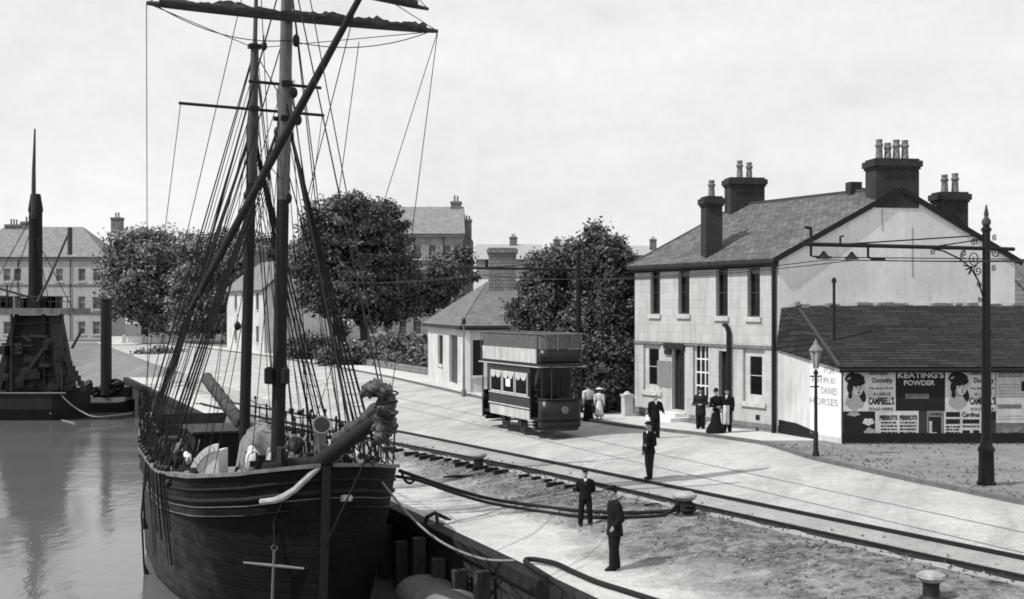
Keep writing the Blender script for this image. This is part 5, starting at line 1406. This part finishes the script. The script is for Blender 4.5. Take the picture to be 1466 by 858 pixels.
# masts
fb, ft = S(5.45, 0, -.5), plane(411, 0, 34.4); mb_, mt_ = S(10.3, 0, -.5), plane(365, 60, 39)
fdirm = (ft - fb).normalized(); mdirm = (mt_ - mb_).normalized()
def fm(z): return fb + fdirm*((z-fb.z)/fdirm.z)
def mm_(z): return mb_ + mdirm*((z-mb_.z)/mdirm.z)
m = MB(); m.tube([fm(-.5), fm(4), fm(8.2)], [.19, .185, .165], 14); fmast = m.build('lower_mast', M['darkwood'], ship, smooth=2)
m = MB(); m.tube([fm(8.0), fm(10.4), fm(10.9), fm(11.2), fm(13.0), fm(17)], [.17, .19, .24, .17, .165, .1], 14); m.build('mast_head', M['mastlight'], fmast, smooth=2)
m = MB(); m.tube([mm_(-.5), mm_(6), mm_(9.0)], [.17, .165, .15], 14); mmast = m.build('lower_mast', M['darkwood'], ship, smooth=2)
m = MB(); m.tube([mm_(8.9), mm_(10.6), mm_(11.1), mm_(13.2), mm_(13.3), mm_(17.5)], [.155, .19, .15, .12, .07, .04], 14); m.build('mast_head', M['mast'], mmast, smooth=2)
m = MB(); p = mm_(13.15); m.box(tuple(p), (.4, .3, .12), .4); m.build('mast_cap', M['black'], mmast)
for fn, z, a, b, par, r_ in ((fm, 11.15, -1.0, 1.0, fmast, .045), (mm_, 11.2, -2.25, 2.25, mmast, .05), (fm, 10.2, -.3, .4, fmast, .07)):
    m = MB(); c = fn(z); m.tube([c + UN*a + V((0,0,.06*-a*.4)), c + UN*b - V((0,0,.06*b*.4))], r_, 6); 
    m.box(tuple(c - US*.22), (.3, .12, .14), .4); m.build('crosstree', M['black'], par)
# yards and furled sails
def yard(c, a, b, za, zb, rmid, nm='yard'):
    m = MB(); p, q = c + UN*a + V((0,0,za)), c + UN*b + V((0,0,zb)); n = 16
    pts = [p.lerp(q, i/n) for i in range(n+1)]
    m.tube(pts, [rmid*(.4 + .6*math.sin(math.pi*i/n)**.5) for i in range(n+1)], 10)
    y = m.build(nm, M['mast'], ship, smooth=2)
    m = MB(); n = 70; rng = random.Random(len(bpy.data.objects)); rows = []
    for i in range(n+1):
        t = .04 + .91*i/n; cc_ = p.lerp(q, t) + V((0,0,.06)) - US*.1; rr = (.1 + .1*math.sin(math.pi*t)**.7)*(.8 + .25*math.sin(i*.37 + 2*math.sin(i*.11)) + .3*(rng.random()-.5))*(.6 if rng.random() < .12 else 1)
        row = []
        for k in range(13):
            an_ = k/12*6.283; r2 = rr*(.7 + .5*rng.random()); row.append(cc_ + V((0,0,1))*math.sin(an_)*r2*.85 - US*math.cos(an_)*r2)
        row[-1] = row[0]; rows.append(row)
    m.grid(rows); m.build('furled_sail', M['sail'], y, smooth=True)
    return p, q
yc = fm(12.95) - US*.35
y1a, y1b = yard(yc, -3.75, 4.25, -.0, -.05, .13)
yc2 = fm(13.95) - US*.35
y2a, y2b = yard(yc2, -3.5, 3.95, .45, -.45, .11)
if False: m.prism([t0, t0 + V((.25, 0, -.35)), y1b.lerp(y1a, .1) + V((0,0,.1)), y1b.lerp(y1a, .3) + V((0,0,.25)), y2b.lerp(y2a, .3)], US*.06)
# bowsprit with furled jib, spar hoisted across the masts
bs0, bs1 = S(.7, 0, 1.32), S(-4.7, 0, 2.92)
m = MB(); m.tube([bs0, bs0.lerp(bs1, .5), bs1], [.2, .175, .13], 14); bsp = m.build('bowsprit', M['darkwood'], ship, smooth=2)
m = MB(); rng = random.Random(5); rows = []
for i in range(26):
    t = .3 + .72*i/25; c = bs0.lerp(bs1, t) + V((0,0,.2 + .02*math.sin(i)))
    rr = (.13 + .05*math.sin(i*1.7))*(1 if i % 3 else .6); rows.append([c + UN*math.cos(k/12*6.283)*rr*(.8+.4*rng.random()) + V((0,0,1))*math.sin(k/12*6.283)*rr for k in range(12)]); rows[-1].append(rows[-1][0])
m.grid(rows); m.build('furled_jib', M['sail'], bsp, smooth=True)
m = MB(); c0 = bs1 + V((-.05, .1, -.12)); rng = random.Random(11)
for k in range(46):
    t = k/45; a = t*1.0
    px_ = -.02 + .12*math.sin(t*3.0) - .42*max(0, t-.5)**1.1*1.6; pz_ = -.35 + .95*min(1, t*1.5) - .2*max(0, t-.75)
    c = c0 + V((px_ + rng.uniform(-.13, .13), rng.uniform(-.16, .16), pz_ + rng.uniform(-.08, .08)))
    rot_ = Matrix.Rotation(rng.uniform(0, 3), 3, 'Y') @ Matrix.Rotation(rng.uniform(0, 3), 3, 'X')
    m.ell(c, (rng.uniform(.06, .11), rng.uniform(.08, .14), rng.uniform(.15, .27)), 10, 7, rot=rot_)
jib = vox(m, 'bundled_jib', grey('jib_canvas', .075, .85, 9, 26, .95, 1.0), None, .022, 1)
from mathutils import noise as mnoise
for v in jib.data.vertices:                          # crumple the canvas
    v.co += v.normal*(.07*mnoise.turbulence(v.co*5.5, 4, True) - .05 + .03*abs(math.sin(v.co.z*26 + v.co.x*14))); jib.location = (0, 0, 0)
me_ = jib.data; off_ = V(bsp['_loc'])
for v in me_.vertices: v.co -= off_
jib.parent = bsp; jib['_loc'] = tuple(off_)
for k in range(4):
    m = MB(); c = c0 + V((.06, 0, -.15 + .22*k)); m.tube([c + V((.235*math.cos(a), .25*math.sin(a), .07*math.sin(a+k))) for a in [i_/14*6.283 for i_ in range(15)]], .018, 5); m.build('lashing', M['rope'], jib)
m = MB(); m.tube([bs1 - V((0,0,.1)), S(.15, 0, -.6)], .025, 6); m.build('bobstay', M['iron'], bsp)
for k in range(4):
    m = MB(); t = .55 + k*.13; m.tube([bs0.lerp(bs1, t) - V((0,0,.15)), on_hull(.5+.35*k, 1, sheer(.5)+.02)], .018, 5); m.build('bowsprit_shroud', M['rope'], bsp)
sp0, sp1 = plane(273, 443, 33.6), plane(523, -18, 33.2)
m = MB(); m.tube([sp0, sp0.lerp(sp1, .1), sp0.lerp(sp1, .6), sp1], [.07, .1, .115, .08], 10); m.build('hoisted_spar', M['darkwood'], ship, smooth=2)
# standing and running rigging: every rope a part
def stay(nm, p, q, r=.018, mat='rope', sag=0, dead=False, n=1):
    m = MB(); p, q = V(p), V(q); k = 10 if sag else 1
    m.tube([p.lerp(q, i/k) - V((0,0,sag*4*(i/k)*(1-i/k))) for i in range(k+1)], r, 5)
    o = m.build(nm, M[mat], ship)
    if dead:
        d = (p-q).normalized(); m = MB()
        for t in (.12, .95): m.ell(q + d*t, (.1, .07, .1), 8, 6)
        for e in (-.05, 0, .05): m.tube([q + d*.12 + US*e, q + d*.95 + US*e], .012, 4)
        m.tube([q, q + d*.1], .02, 5); m.build('deadeye', M['black'], o)
    return o
def railp(l, sgn, out=.05): return S(l, sgn*(wr(l)+out), sheer(l)+.05)
for sgn in (-1, 1):
    for k in range(4):
        stay('shroud', fm(10.5), railp(5.6+.62*k, sgn), .028, dead=True)
        stay('shroud', mm_(10.6), railp(10.4+.75*k, sgn), .03, dead=True)
    for k in range(2):
        stay('backstay', fm(14.6), railp(8.7+.6*k, sgn), .017, dead=True)
        stay('backstay', mm_(13.1), railp(13.8+.9*k, sgn), .017, dead=True)
    stay('backstay', mm_(16.8), railp(16.0, sgn), .015)
    stay('lower_shroud', fm(10.3), on_hull(5.2, sgn, sheer(5.2)-.3, .1), .02, dead=True)
stay('stay', fm(10.8), bs0.lerp(bs1, .55) , .022); stay('stay', fm(14.8), bs1, .018); stay('stay', fm(16.5), bs1 + V((0,0,.3)), .014)
stay('stay', mm_(11.0), fm(1.2), .02); stay('stay', mm_(13.0), fm(10.6), .018); stay('stay', mm_(16.5), fm(13.2), .014)
for p, q, r_ in ((y1a, mm_(13.1), .013), (y1b, mm_(13.1), .013), (y2a, mm_(16), .012), (y2b, mm_(16), .012), (y1a, fm(15.2), .013), (y1b, fm(15.2), .013), (y2b, fm(17), .012), (y2a, fm(17), .012),
    (y1a, S(12.5, -2.6, .6), .012), (y1b, S(12.5, 2.6, .6), .012), (y1b, S(4.0, 2.6, .9), .012)): stay('brace', p, q, r_)
mid = fm(12.3) - US*.3
for a, b in ((y1a.lerp(y1b, .02), mid), (y1b.lerp(y1a, .02), mid)): stay('foot_rope', a, b, .014, sag=.32)
c11 = mm_(11.2)
stay('flag_line', c11 - UN*2.2, S(16.5, -2.4, .7), .012); stay('flag_line', c11 + UN*2.2, S(16, 2.4, .7), .012)
for k in range(7):
    a = random.uniform(-.3, .3); stay('halyard', fm(10.0 + .9*k*.6) + UN*a*.5, S(5.2 + random.uniform(-.6, 1.4), (-1)**k*random.uniform(.4, 2.0), random.uniform(-.1, .5)), .012)
for k in range(7):
    a = random.uniform(-.3, .3); stay('halyard', mm_(9.5 + .5*k) + UN*a*.5, S(10.5 + random.uniform(-.8, 1.8), (-1)**k*random.uniform(.5, 2.2), random.uniform(-.1, .5)), .012)
for k in range(3): stay('halyard', sp1.lerp(sp0, .3 + .25*k), fm(10 - 1.5*k), .012)
stay('topping_lift', sp1.lerp(sp0, .05), plane(436, 300, 34), .014); stay('topping_lift', plane(514, 60, 33.6), plane(482, 300, 35.5), .012)
rg = random.Random(9)
for k in range(9):
    stay('running_backstay', mm_(8.6 + k*.55), railp(8.8 + k*.85, -1, -.15), rg.choice((.012, .016, .02)), sag=rg.choice((0, .06)))
for k in range(6):
    stay('running_backstay', mm_(9 + k*.7), railp(9.5 + k*1.1, 1, -.15), rg.choice((.012, .016)), sag=rg.choice((0, .06)))
for k in range(6):
    stay('running_backstay', fm(9.2 + k*.7), railp(6.2 + k*.6, -1 if k % 2 else 1, -.15), rg.choice((.012, .018)))
for sgn in (-1, 1):
    for fn, z0, l0, st_ in ((fm, 10.5, 5.6, .62), (mm_, 10.6, 10.4, .75)):
        for j in range(14):                           # lower ratlines
            t = .06 + .035*j; m = MB(); pts = [railp(l0+st_*k, sgn).lerp(fn(z0), t) for k in range(4)]; m.tube(pts, .009, 4); m.build('ratline', M['rope'], ship)
# blocks hung in the rigging
for px, py, Y in ((424,57,34),(397,189,34.5),(427,172,34),(413,284,34.4),(353,280,38.5),(340,467,36.5),(424,60,35),(378,66,38.8),(286,437,33.5),(421,133,34.2)):
    p = plane(px, py, Y); m = MB(); m.ell(p, (.1, .08, .15 if py != 467 else .13), 10, 8); m.tube([p, p + V((0,0,.35))], .015, 5); m.build('block', M['black'], ship, smooth=True)
for side, px in ((-1, 386), (1, 409)):
    p = plane(px-1, 540 if side < 0 else 540, 34.3); m = MB(); m.lathe(p + V((0,0,-.2)), [(.04, 0), (.13, .03), (.13, .42), (.05, .48)], 10); m.build('lamp', M['black'], fmast, smooth=2)
# pins and posts along the rails
k_ = 0
for sgn, l0, l1, n in ((1, 3.2, 19.5, 34), (-1, 5.6, 19.5, 38)):
    for i in range(n):
        l = l0 + (l1-l0)*i/(n-1); b = railp(l, sgn, -.06); hgt = random.uniform(.55, 1.25) if sgn > 0 else random.uniform(.3, 1.3)
        tip = b + V((random.uniform(-.12, .12), 0, hgt)); m = MB(); m.tube([b - V((0,0,.3)), tip], .025, 5); m.lathe(tip, [(.02, -.05), (.045, 0), (.04, .06), (.01, .1)], 6); m.build('stanchion', M['rope'], ship)
for sgn in (1,):
    m = MB(); m.tube([railp(l, sgn, -.06) + V((0,0,.72 + .05*math.sin(l*3))) for l in np.linspace(3.2, 19.5, 40)], .018, 5); m.build('rail_rope', M['rope'], ship)
rng = random.Random(3)
for i in range(26):
    sgn = -1 if i < 13 else 1; l = 4.6 + (i % 13)*.85; p = railp(l, sgn, -.25) + V((0,0,-.15)); m = MB(); rr = rng.uniform(.12, .2)
    for j in range(3): m.tube([p + US*math.cos(a)*rr*(1+.06*j) + V((0,0,1))*math.sin(a)*rr*1.5 - UN*sgn*.04*j for a in [k/12*6.283 for k in range(13)]], .022, 5)
    m.build('rope_coil', M['rope'] if i % 3 else M['hemp'], ship)
# ropes and fenders hanging down the left side
for i in range(9):
    l = 5.2 + .42*i + rng.uniform(-.2, .2); m = MB(); z0 = sheer(l); ln = rng.uniform(.5, 2.6); m.tube([on_hull(l, -1, z0+.05, .12), on_hull(l+.03, -1, z0-ln*.5, .1), on_hull(l+rng.uniform(-.1,.15), -1, z0-ln, .08)], rng.choice((.012, .018, .026)), 6); m.build('hanging_rope', M['rope'], ship)
for l, ln in ((8.5, 1.4), (9.6, 3.0)):
    z0 = sheer(l); m = MB(); m.tube([on_hull(l, -1, z0, .1), on_hull(l, -1, z0-ln*.5, .3), on_hull(l, -1, z0-ln, .3), on_hull(l, -1, z0-ln-.35, .3)], [.03, .03, .03, .1], 6); m.build('fender', M['rope'], ship)
# deck gear
def sbox(m, l0, l1, b0_, b1_, z0, z1): m.box3(S(l0, b0_, z0), US*(l1-l0), UN*(b1_-b0_), V((0,0,z1-z0)))
dz = sheer(5)-.95
m = MB(); ax0, ax1 = S(2.3, -1.0, 1.0), S(2.3, 1.0, 1.0); m.lathe(ax0, [(.2, 0), (.2, .5), (.28, .55), (.28, 1.45), (.2, 1.5), (.2, 2.0)], 14, axis=UN)
sbox(m, 2.05, 2.55, -.62, -.5, -.1, 1.55); sbox(m, 2.05, 2.55, .5, .62, -.1, 1.55); m.build('windlass', M['darkwood'], ship, smooth=2)
m = MB(); sbox(m, 7.0, 9.4, -.9, .9, -.5, .15); hb = m.build('hatch', M['wood'], ship, bevel=.02)
m = MB(); sbox(m, 6.95, 9.45, -.95, .95, .153, .24); m.build('hatch_cover', M['canvas'], hb)
m = MB(); sbox(m, 12.6, 15.4, -1.1, 1.1, -.45, .95); dk_ = m.build('deckhouse', M['darkwood'], ship, bevel=.02)
m = MB(); sbox(m, 12.5, 15.5, -1.2, 1.2, .953, 1.03); m.build('deckhouse_roof', M['pile'], dk_)
m = MB(); sbox(m, 12.57, 12.6, -.4, .3, -.4, .75); m.build('door', M['darkwood'], dk_)
m = MB(); c = S(6.2, -1.45, -.2)
def arc(r, z0=.0): return [c - V((1,0,0))*(r*math.cos(a)) + V((0,0,z0 + r*math.sin(a)*1.62)) for a in [math.pi/2*i/12 for i in range(13)]]
m.prism([c + V((.0,0,0))] + arc(.8), V((.06, .9, 0))); hd1 = m.build('booby_hatch', M['white'], ship)
m = MB(); o_ = arc(.92); i_ = arc(.8)
for k in range(12): m.box3(o_[k] + V((0,-.06,0)), o_[k+1]-o_[k], (i_[k]-o_[k]), V((0, .14, 0)))
m.build('hatch_rim', M['white'], hd1)
m = MB(); m.tube([S(5.2, 1.15, -.1), S(5.2, 1.15, 1.5), S(5.1, 1.15, 1.75), S(4.8, 1.1, 1.85)], [.17, .16, .2, .26], 14); vn = m.build('ventilator', M['canvas'], ship, smooth=2)
m = MB(); e1, e0 = S(4.8, 1.1, 1.85), S(5.1, 1.15, 1.75); m.lathe(e1 + (e1-e0).normalized()*.004, [(.21, 0), (.2, .012)], 14, axis=(e1-e0)); m.build('mouth', M['iron'], vn)
m = MB()
for b_ in (-.65, .65): sbox(m, 4.2, 4.4, b_-.1, b_+.1, -.2, 1.15)
sbox(m, 4.22, 4.38, -.95, .95, .85, 1.0); m.build('pin_rail', M['darkwood'], ship)
for k in range(5):
    m = MB(); p = S(4.15, -.8+.4*k, .95); m.tube([p + V((0,0,-.2)), p + V((0,0,.28))], .03, 6); m.tube([p + UN*.1*math.cos(a) + V((0,0,-.28+.22*math.sin(a))) for a in [i/10*6.283 for i in range(11)]], .035, 5); m.build('belaying_pin', M['rope'], ship)
m = MB(); m.tube([S(7.5, 1.9, .1), S(16, 1.6, .35)], .1, 8); m.tube([S(7.2, 2.1, .05), S(15, 1.85, .3)], .09, 8); m.build('spare_spar', M['mastlight'], ship, smooth=2)
m = MB(); m.tube([mm_(1.2) + US*.2, S(17.5, 0, 2.4)], [.12, .09], 10); bm = m.build('boom', M['mast'], ship, smooth=2)
m = MB(); rows = []
for i in range(30):
    t = .04 + .9*i/29; cc_ = (mm_(1.2) + US*.2).lerp(S(17.5, 0, 2.4), t) + V((0,0,.16)); rr = .2*(1 if i % 4 else .7)
    row = [cc_ + UN*math.cos(k/12*6.283)*rr*(.8+.4*rng.random()) + V((0,0,1))*math.sin(k/12*6.283)*rr*1.2 for k in range(12)]; row.append(row[0]); rows.append(row)
m.grid(rows); m.build('furled_sail', M['sail'], bm, smooth=True)
# loose gear on deck: things of their own
def sack(label, l, b, z, r, mat, cat='sack', name='sack'):
    p = S(l, b, z); m = MB(); m.ell(p, r, 14, 9, jit=.16); m.ell(p + V((r[0]*.5, 0, -r[2]*.25)), (r[0]*.9, r[1]*.9, r[2]*.75), 12, 8, jit=.16); m.ell(p + V((-r[0]*.2, 0, r[2]*.75)), (r[0]*.6, r[1]*.35, r[2]*.5), 10, 7, jit=.2)
    return tag(m.build(name, M[mat], loc=tuple(p), smooth=True), label, cat)
m = MB(); p = S(7.0, -.1, .25); rows = []
for i in range(13):
    row = []
    for j in range(13):
        x, y = (i/12-.5)*1.3, (j/12-.5)*1.5; e = max(0, 1-(abs(x)/.67)**3)*max(0, 1-(abs(y)/.78)**3)
        row.append(p + UN*x + US*y + V((0,0,-.6 + 2.0*e**.45 + .12*math.sin(x*7+y*3)*e + .07*math.sin(x*15-y*9)*e - .3*x)))
    rows.append(row)
m.grid(rows); tag(m.build('tarpaulin', M['canvas'], loc=tuple(p), smooth=True), 'grey tarpaulin heaped over cargo between the two masts', 'tarpaulin')
sack('tall pale sack leaning below the heaped tarpaulin', 5.6, -.62, .85, (.2, .18, .34), 'white')
sack('narrow pale sack right of the tall sack below the tarpaulin', 5.5, -.15, .8, (.13, .13, .32), 'offwhite')
sack('small white sack upright near the left rail, aft of the others', 10.2, -1.7, .4, (.18, .16, .22), 'white')
sack('round white bundle beside the small upright sack on the ship deck', 9.9, -1.15, .5, (.2, .2, .22), 'offwhite', 'bundle', 'bundle')
def cask(label, l, b, z, r, h, mat):
    p = S(l, b, z); t = thing('cask', label, 'cask', tuple(p)); m = MB(); m.lathe(p, [(r*.8, 0), (r*.96, h*.25), (r, h*.5), (r*.96, h*.75), (r*.8, h), (r*.74, h), (r*.74, h-.04)], 16); m.build('staves', M[mat], t, smooth=2)
    for z_ in (.12, .3, .7, .88):
        m = MB(); rr = r*(.8+.2*math.sin(math.pi*z_))+.008; m.lathe(p + V((0,0,h*z_-.02)), [(rr-.01, 0), (rr, 0), (rr, .04), (rr-.01, .04)], 16); m.build('hoop', M['iron'], t, smooth=2)
cask('pale upright cask beside the foremast, right of the windlass', 4.6, -.95, -.15, .24, .8, 'white')
cask('darker cask standing by the left rail forward of the white hatch', 4.6, -1.9, -.15, .26, .75, 'wood')
cask('pale cask under the ventilator by the right rail', 4.3, 1.7, -.1, .24, .75, 'offwhite')

# ================================================================== dredger, barge, dinghy at left and below
DY = 88.0
M['dredgerhull'] = grey('sooty_iron_plate', .012, .6, 1.5, 12, .7, .4, streak=.4)
def D(px, py, Y=DY): return plane(px, py, Y)
dr_ = thing('steam_dredger', 'black steam dredger with tall tapering funnel and bridge deck moored at far left', 'dredger', (D(45,0).x, DY, ZW))
m = MB(); x0, x1 = D(-190,0).x, D(112,0).x; rows = []
for i in range(25):
    t = i/24; x = x0 + (x1-x0)*t; w = 2.6*min(1, ((1-t)*9)**.6, (t*9+.2)**.6); top = D(0, 563).z + .7*max(0, (t-.8)*5)**2*.6
    rows.append([(x + .5*max(0,(t-.9)*10)*0, DY+2.6-w*.8, -3.5), (x, DY+2.6-w, -2.0), (x, DY+2.6-w, top), (x, DY+2.6+w, top), (x, DY+2.6+w, -3.5)])
m.grid(rows); m.quad(*rows[-1]); m.build('hull', M['dredgerhull'], dr_)
m = MB(); m.tube([(x0, DY-.05, D(0,563).z), (D(95,0).x, DY-.05, D(0,563).z)], .07, 6); m.build('rubbing_strake', M['inkgrey'], dr_)
m = MB(); zb, zt = D(0,560).z, D(0,452).z
b = [D(0,0,90).x, D(92,0,90).x, D(26,0,90).x, D(76,0,90).x]
loop0 = [(b[0], DY+.6, zb), (b[1], DY+.6, zb), (b[1], DY+4.6, zb), (b[0], DY+4.6, zb)]; loop1 = [(b[2], DY+1.2, zt), (b[3], DY+1.2, zt), (b[3], DY+4, zt), (b[2], DY+4, zt)]
for i in range(4): j = (i+1) % 4; m.quad(loop0[i], loop0[j], loop1[j], loop1[i])
m.build('casing', M['black'], dr_)
m = MB()
for (xa, xb) in ((-4, 18), (95, 82), (60, 56)): m.bar((D(xa,0).x, DY+.45, zb), (D(xb,0).x, DY+.8, D(0,450).z), .22)
for i in range(5):
    y = 540 - i*19; m.bar((D(6+i*2.4,0).x, DY+.5, D(0,y).z), (D(94-i*1.6,0).x, DY+.5, D(0,y-3).z), .09)
m.build('bucket_frame', M['black'], dr_)
for i in range(9):
    c = D(86+i*4, 500+i*7); m = MB(); m.box((c.x, DY+.2, c.z), (.42, .5, .38), .3); m.build('bucket', M['iron'], dr_)
m = MB(); m.box3((D(-40,0).x, DY, D(0,450).z), (D(97,0).x-D(-40,0).x, 0, 0), (0, 4.8, 0), (0, 0, .42)); m.build('bridge_deck', M['wood'], dr_)
m = MB()
for px in range(-40, 104, 8): p = D(px, 440); m.tube([(p.x, DY+.1, p.z-.1), (p.x, DY+.1, p.z+.75)], .03, 5)
for z in (.4, .75): m.tube([(D(-40,0).x, DY+.1, D(0,440).z+z), (D(102,0).x, DY+.1, D(0,440).z+z)], .025, 5)
m.build('bridge_rail', M['iron'], dr_)
m = MB()
for px in (15, 88, -20): m.tube([(D(px,0).x, DY+.2, zb), (D(px,0).x, DY+.2, D(0,450).z)], .09, 6)
m.build('bridge_post', M['iron'], dr_)
fx = D(51,0,90.6).x; m = MB(); m.lathe((fx, DY+2.6, D(0,445,90.6).z), [(.5, 0), (.46, D(0,305,90.6).z-D(0,445,90.6).z), (.52, D(0,302,90.6).z-D(0,445,90.6).z), (.5, D(0,298,90.6).z-D(0,445,90.6).z), (.34, D(0,278,90.6).z-D(0,445,90.6).z)], 16); fn_ = m.build('funnel', M['darkwood'], dr_, smooth=2)
m = MB(); m.tube([(fx, DY+2.2, D(0,310).z), (fx+.02, DY+2.2, D(0,240).z), (fx+.1, DY+2.2, D(0,178).z)], [.2, .14, .06], 8); m.build('pole_mast', M['mast'], dr_)
m = MB(); m.tube([D(54, 432), D(72, 395), D(100, 330)], [.1, .09, .07], 6); m.tube([D(100, 326), D(100, 365)], .17, 6); m.build('derrick', M['mast'], dr_)
m = MB(); m.tube([D(-60, 396), D(40, 425)], .09, 6); m.tube([D(10, 408), D(10, 440)], .06, 6); m.build('boom', M['iron'], dr_)
rng = random.Random(31)
for i in range(26):                                  # winches, beams and gear heaped round the casing
    t = rng.random(); px = 4 + 100*t; py = rng.uniform(470, 552) + abs(px-50)*.5; py = min(py, 556); p = D(px, py, DY+.3)
    m = MB(); k = i % 3
    if k == 0: m.box(tuple(p), (rng.uniform(.3, 1.0), .6, rng.uniform(.2, .8)), rng.uniform(-.4, .4))
    elif k == 1: m.bar(p, p + V((rng.uniform(-1.6, 1.6), 0, rng.uniform(-.2, 1.6))), rng.uniform(.08, .2))
    else: m.lathe(p, [(.1, -.1), (rng.uniform(.25, .5), -.05), (rng.uniform(.25, .5), .15), (.1, .2)], 14, axis=(0, 1, 0))
    m.build(('engine_box', 'strut', 'winch_wheel')[k], M[('black', 'iron', 'darkwood')[i % 3]], dr_)
for i in range(5):
    m = MB(); m.tube([D(51, 300 + i*10, 90), D(-30 + i*34, 446, DY+.3)], .03, 5); m.build('funnel_stay', M['rope'], dr_)
for i in range(9):
    px = rng.uniform(-10, 92); m = MB(); p = D(px, 440); m.box((p.x, DY+1, p.z+.3), (rng.uniform(.3, .9), .8, rng.uniform(.4, 1.1))); m.build('deck_box', M['darkwood'] if i % 2 else M['iron'], dr_)
BY = 95.0
bg_ = thing('steam_barge', 'low dark barge with tall straight black funnel moored below the bank', 'barge', (plane(150,0,BY).x, BY, ZW))
m = MB(); x0, x1 = plane(108,0,BY).x, plane(184,0,BY).x; rows = []
for i in range(17):
    t = i/16; x = x0 + (x1-x0)*t; w = 1.5*min(1, ((1-t)*6)**.5, (t*6)**.5 if t > 0 else 0); top = plane(0, 578, BY).z + .25*(2*t-1)**2
    rows.append([(x, BY+1.5-w, -3.4), (x, BY+1.5-w, top), (x, BY+1.5+w, top), (x, BY+1.5+w, -3.4)])
m.grid(rows); m.build('hull', M['dredgerhull'], bg_)
m = MB(); m.box3((plane(122,0,BY).x, BY+.5, plane(0,577,BY).z), (plane(176,0,BY).x-plane(122,0,BY).x, 0, 0), (0, 2, 0), (0, 0, .35)); m.build('deck', M['canvas'], bg_)
m = MB(); m.box3((plane(126,0,BY).x, BY+1.2, plane(0,570,BY).z), (plane(176,0,BY).x-plane(126,0,BY).x, 0, 0), (0, 1.2, 0), (0, 0, .75)); m.build('coal_heap', M['iron'], bg_)
m = MB()
for i in range(14): c = plane(random.uniform(122,176), random.uniform(548,566), BY+1); m.ell(c, (.4, .5, .3), 7, 5, jit=.5)
m.build('deck_gear', M['black'], bg_)
zf = plane(0,560,BY+.8).z; H_ = plane(0,428,BY+.8).z - zf
m = MB(); m.lathe((plane(152,0,BY+.8).x, BY+.8, zf-.3), [(.46, 0), (.42, .3), (.41, H_+.15), (.45, H_+.17), (.45, H_+.3), (.36, H_+.3), (.36, H_)], 16); m.build('funnel', M['black'], bg_, smooth=2)
def wp(px, py): Y = F*(HC-ZW)/(py-HY); return V(((px-CX)/F*Y, Y, ZW+.04))
rope('mooring_rope', 'pale slack rope drooping from the dredger bow into the water', [D(88, 566), D(100, 578), D(118, 590), plane(140, 597, 86.5), plane(190, 592, 89)], .05, M['hemp'])
rope('mooring_rope', 'pale rope trailing from the dredger hull at the water, nearest to us', [D(72, 592), wp(84, 601), wp(108, 607)], .05, M['hemp'])
# small boat between ship and quay wall
bt = thing('rowing_boat', 'small rowing boat under a pale canvas cover between the ship and the quay wall', 'boat', (plane(612,0,30).x, 30, ZW))
bc = plane(630, 0, 31.2); ax_, ay_ = US, UN
m = MB(); rows = []; capr = []
for i in range(15):
    t = i/14; l = -1.9 + 3.8*t; w = .78*min(1, (t*3.2)**.6 if t > 0 else 0, ((1-t)*5+.25)**.5); top = -2.2 + .35*max(0, .4-t)**1.2*2
    c = V((bc.x, bc.y, 0)) + ax_*l
    rows.append([c + V((0,0,-3.05)), c - ay_*w*.7 + V((0,0,-2.8)), c - ay_*w + V((0,0,top)), c - ay_*w*.93 + V((0,0,top+.03))])
    capr.append([c + ay_*w*math.cos(a)*.97 + V((0,0,top + .36*math.sin(a)*min(1, w*1.4))) for a in [math.pi*k/8 for k in range(9)]])
m.grid(rows); m.grid([[p - ay_*2*((p - V((bc.x, bc.y, 0))).dot(ay_)) for p in r] for r in rows]); m.build('hull', M['wood'], bt, smooth=True)
m = MB(); m.grid(capr); m.build('canvas_cover', grey('boat_canvas', .14, .4, 4, 40, .95, .5), bt, smooth=True)

rng = random.Random(21)
for k in range(70):
    l, b_ = rng.uniform(6.5, 15), rng.choice((-1, -1, 1))*rng.uniform(.9, 2.5); p = S(l, b_, sheer(l)-.9); q = p + V((rng.uniform(-.5, .5), rng.uniform(-.4, .4), rng.uniform(.5, 1.5)))
    m = MB(); m.tube([p, p.lerp(q, .5) + V((rng.uniform(-.1,.1), 0, rng.uniform(-.1,.1))), q], [rng.uniform(.015, .04)]*3, 5); m.build('belayed_rope', M['rope'] if k % 4 else M['hemp'], ship)
for k in range(34):
    l, b_ = rng.uniform(4.2, 13.5), (-1 if k % 3 else 1)*rng.uniform(.7, 2.5); p = S(l, b_, sheer(l)-.5 + rng.uniform(-.1, .45)); m = MB(); m.ell(p, (rng.uniform(.12, .36), rng.uniform(.12, .36), rng.uniform(.12, .5)), 10, 6, jit=.45); m.build('heaped_gear', M['darkwood'] if k % 3 else M['sail'], ship, smooth=True)
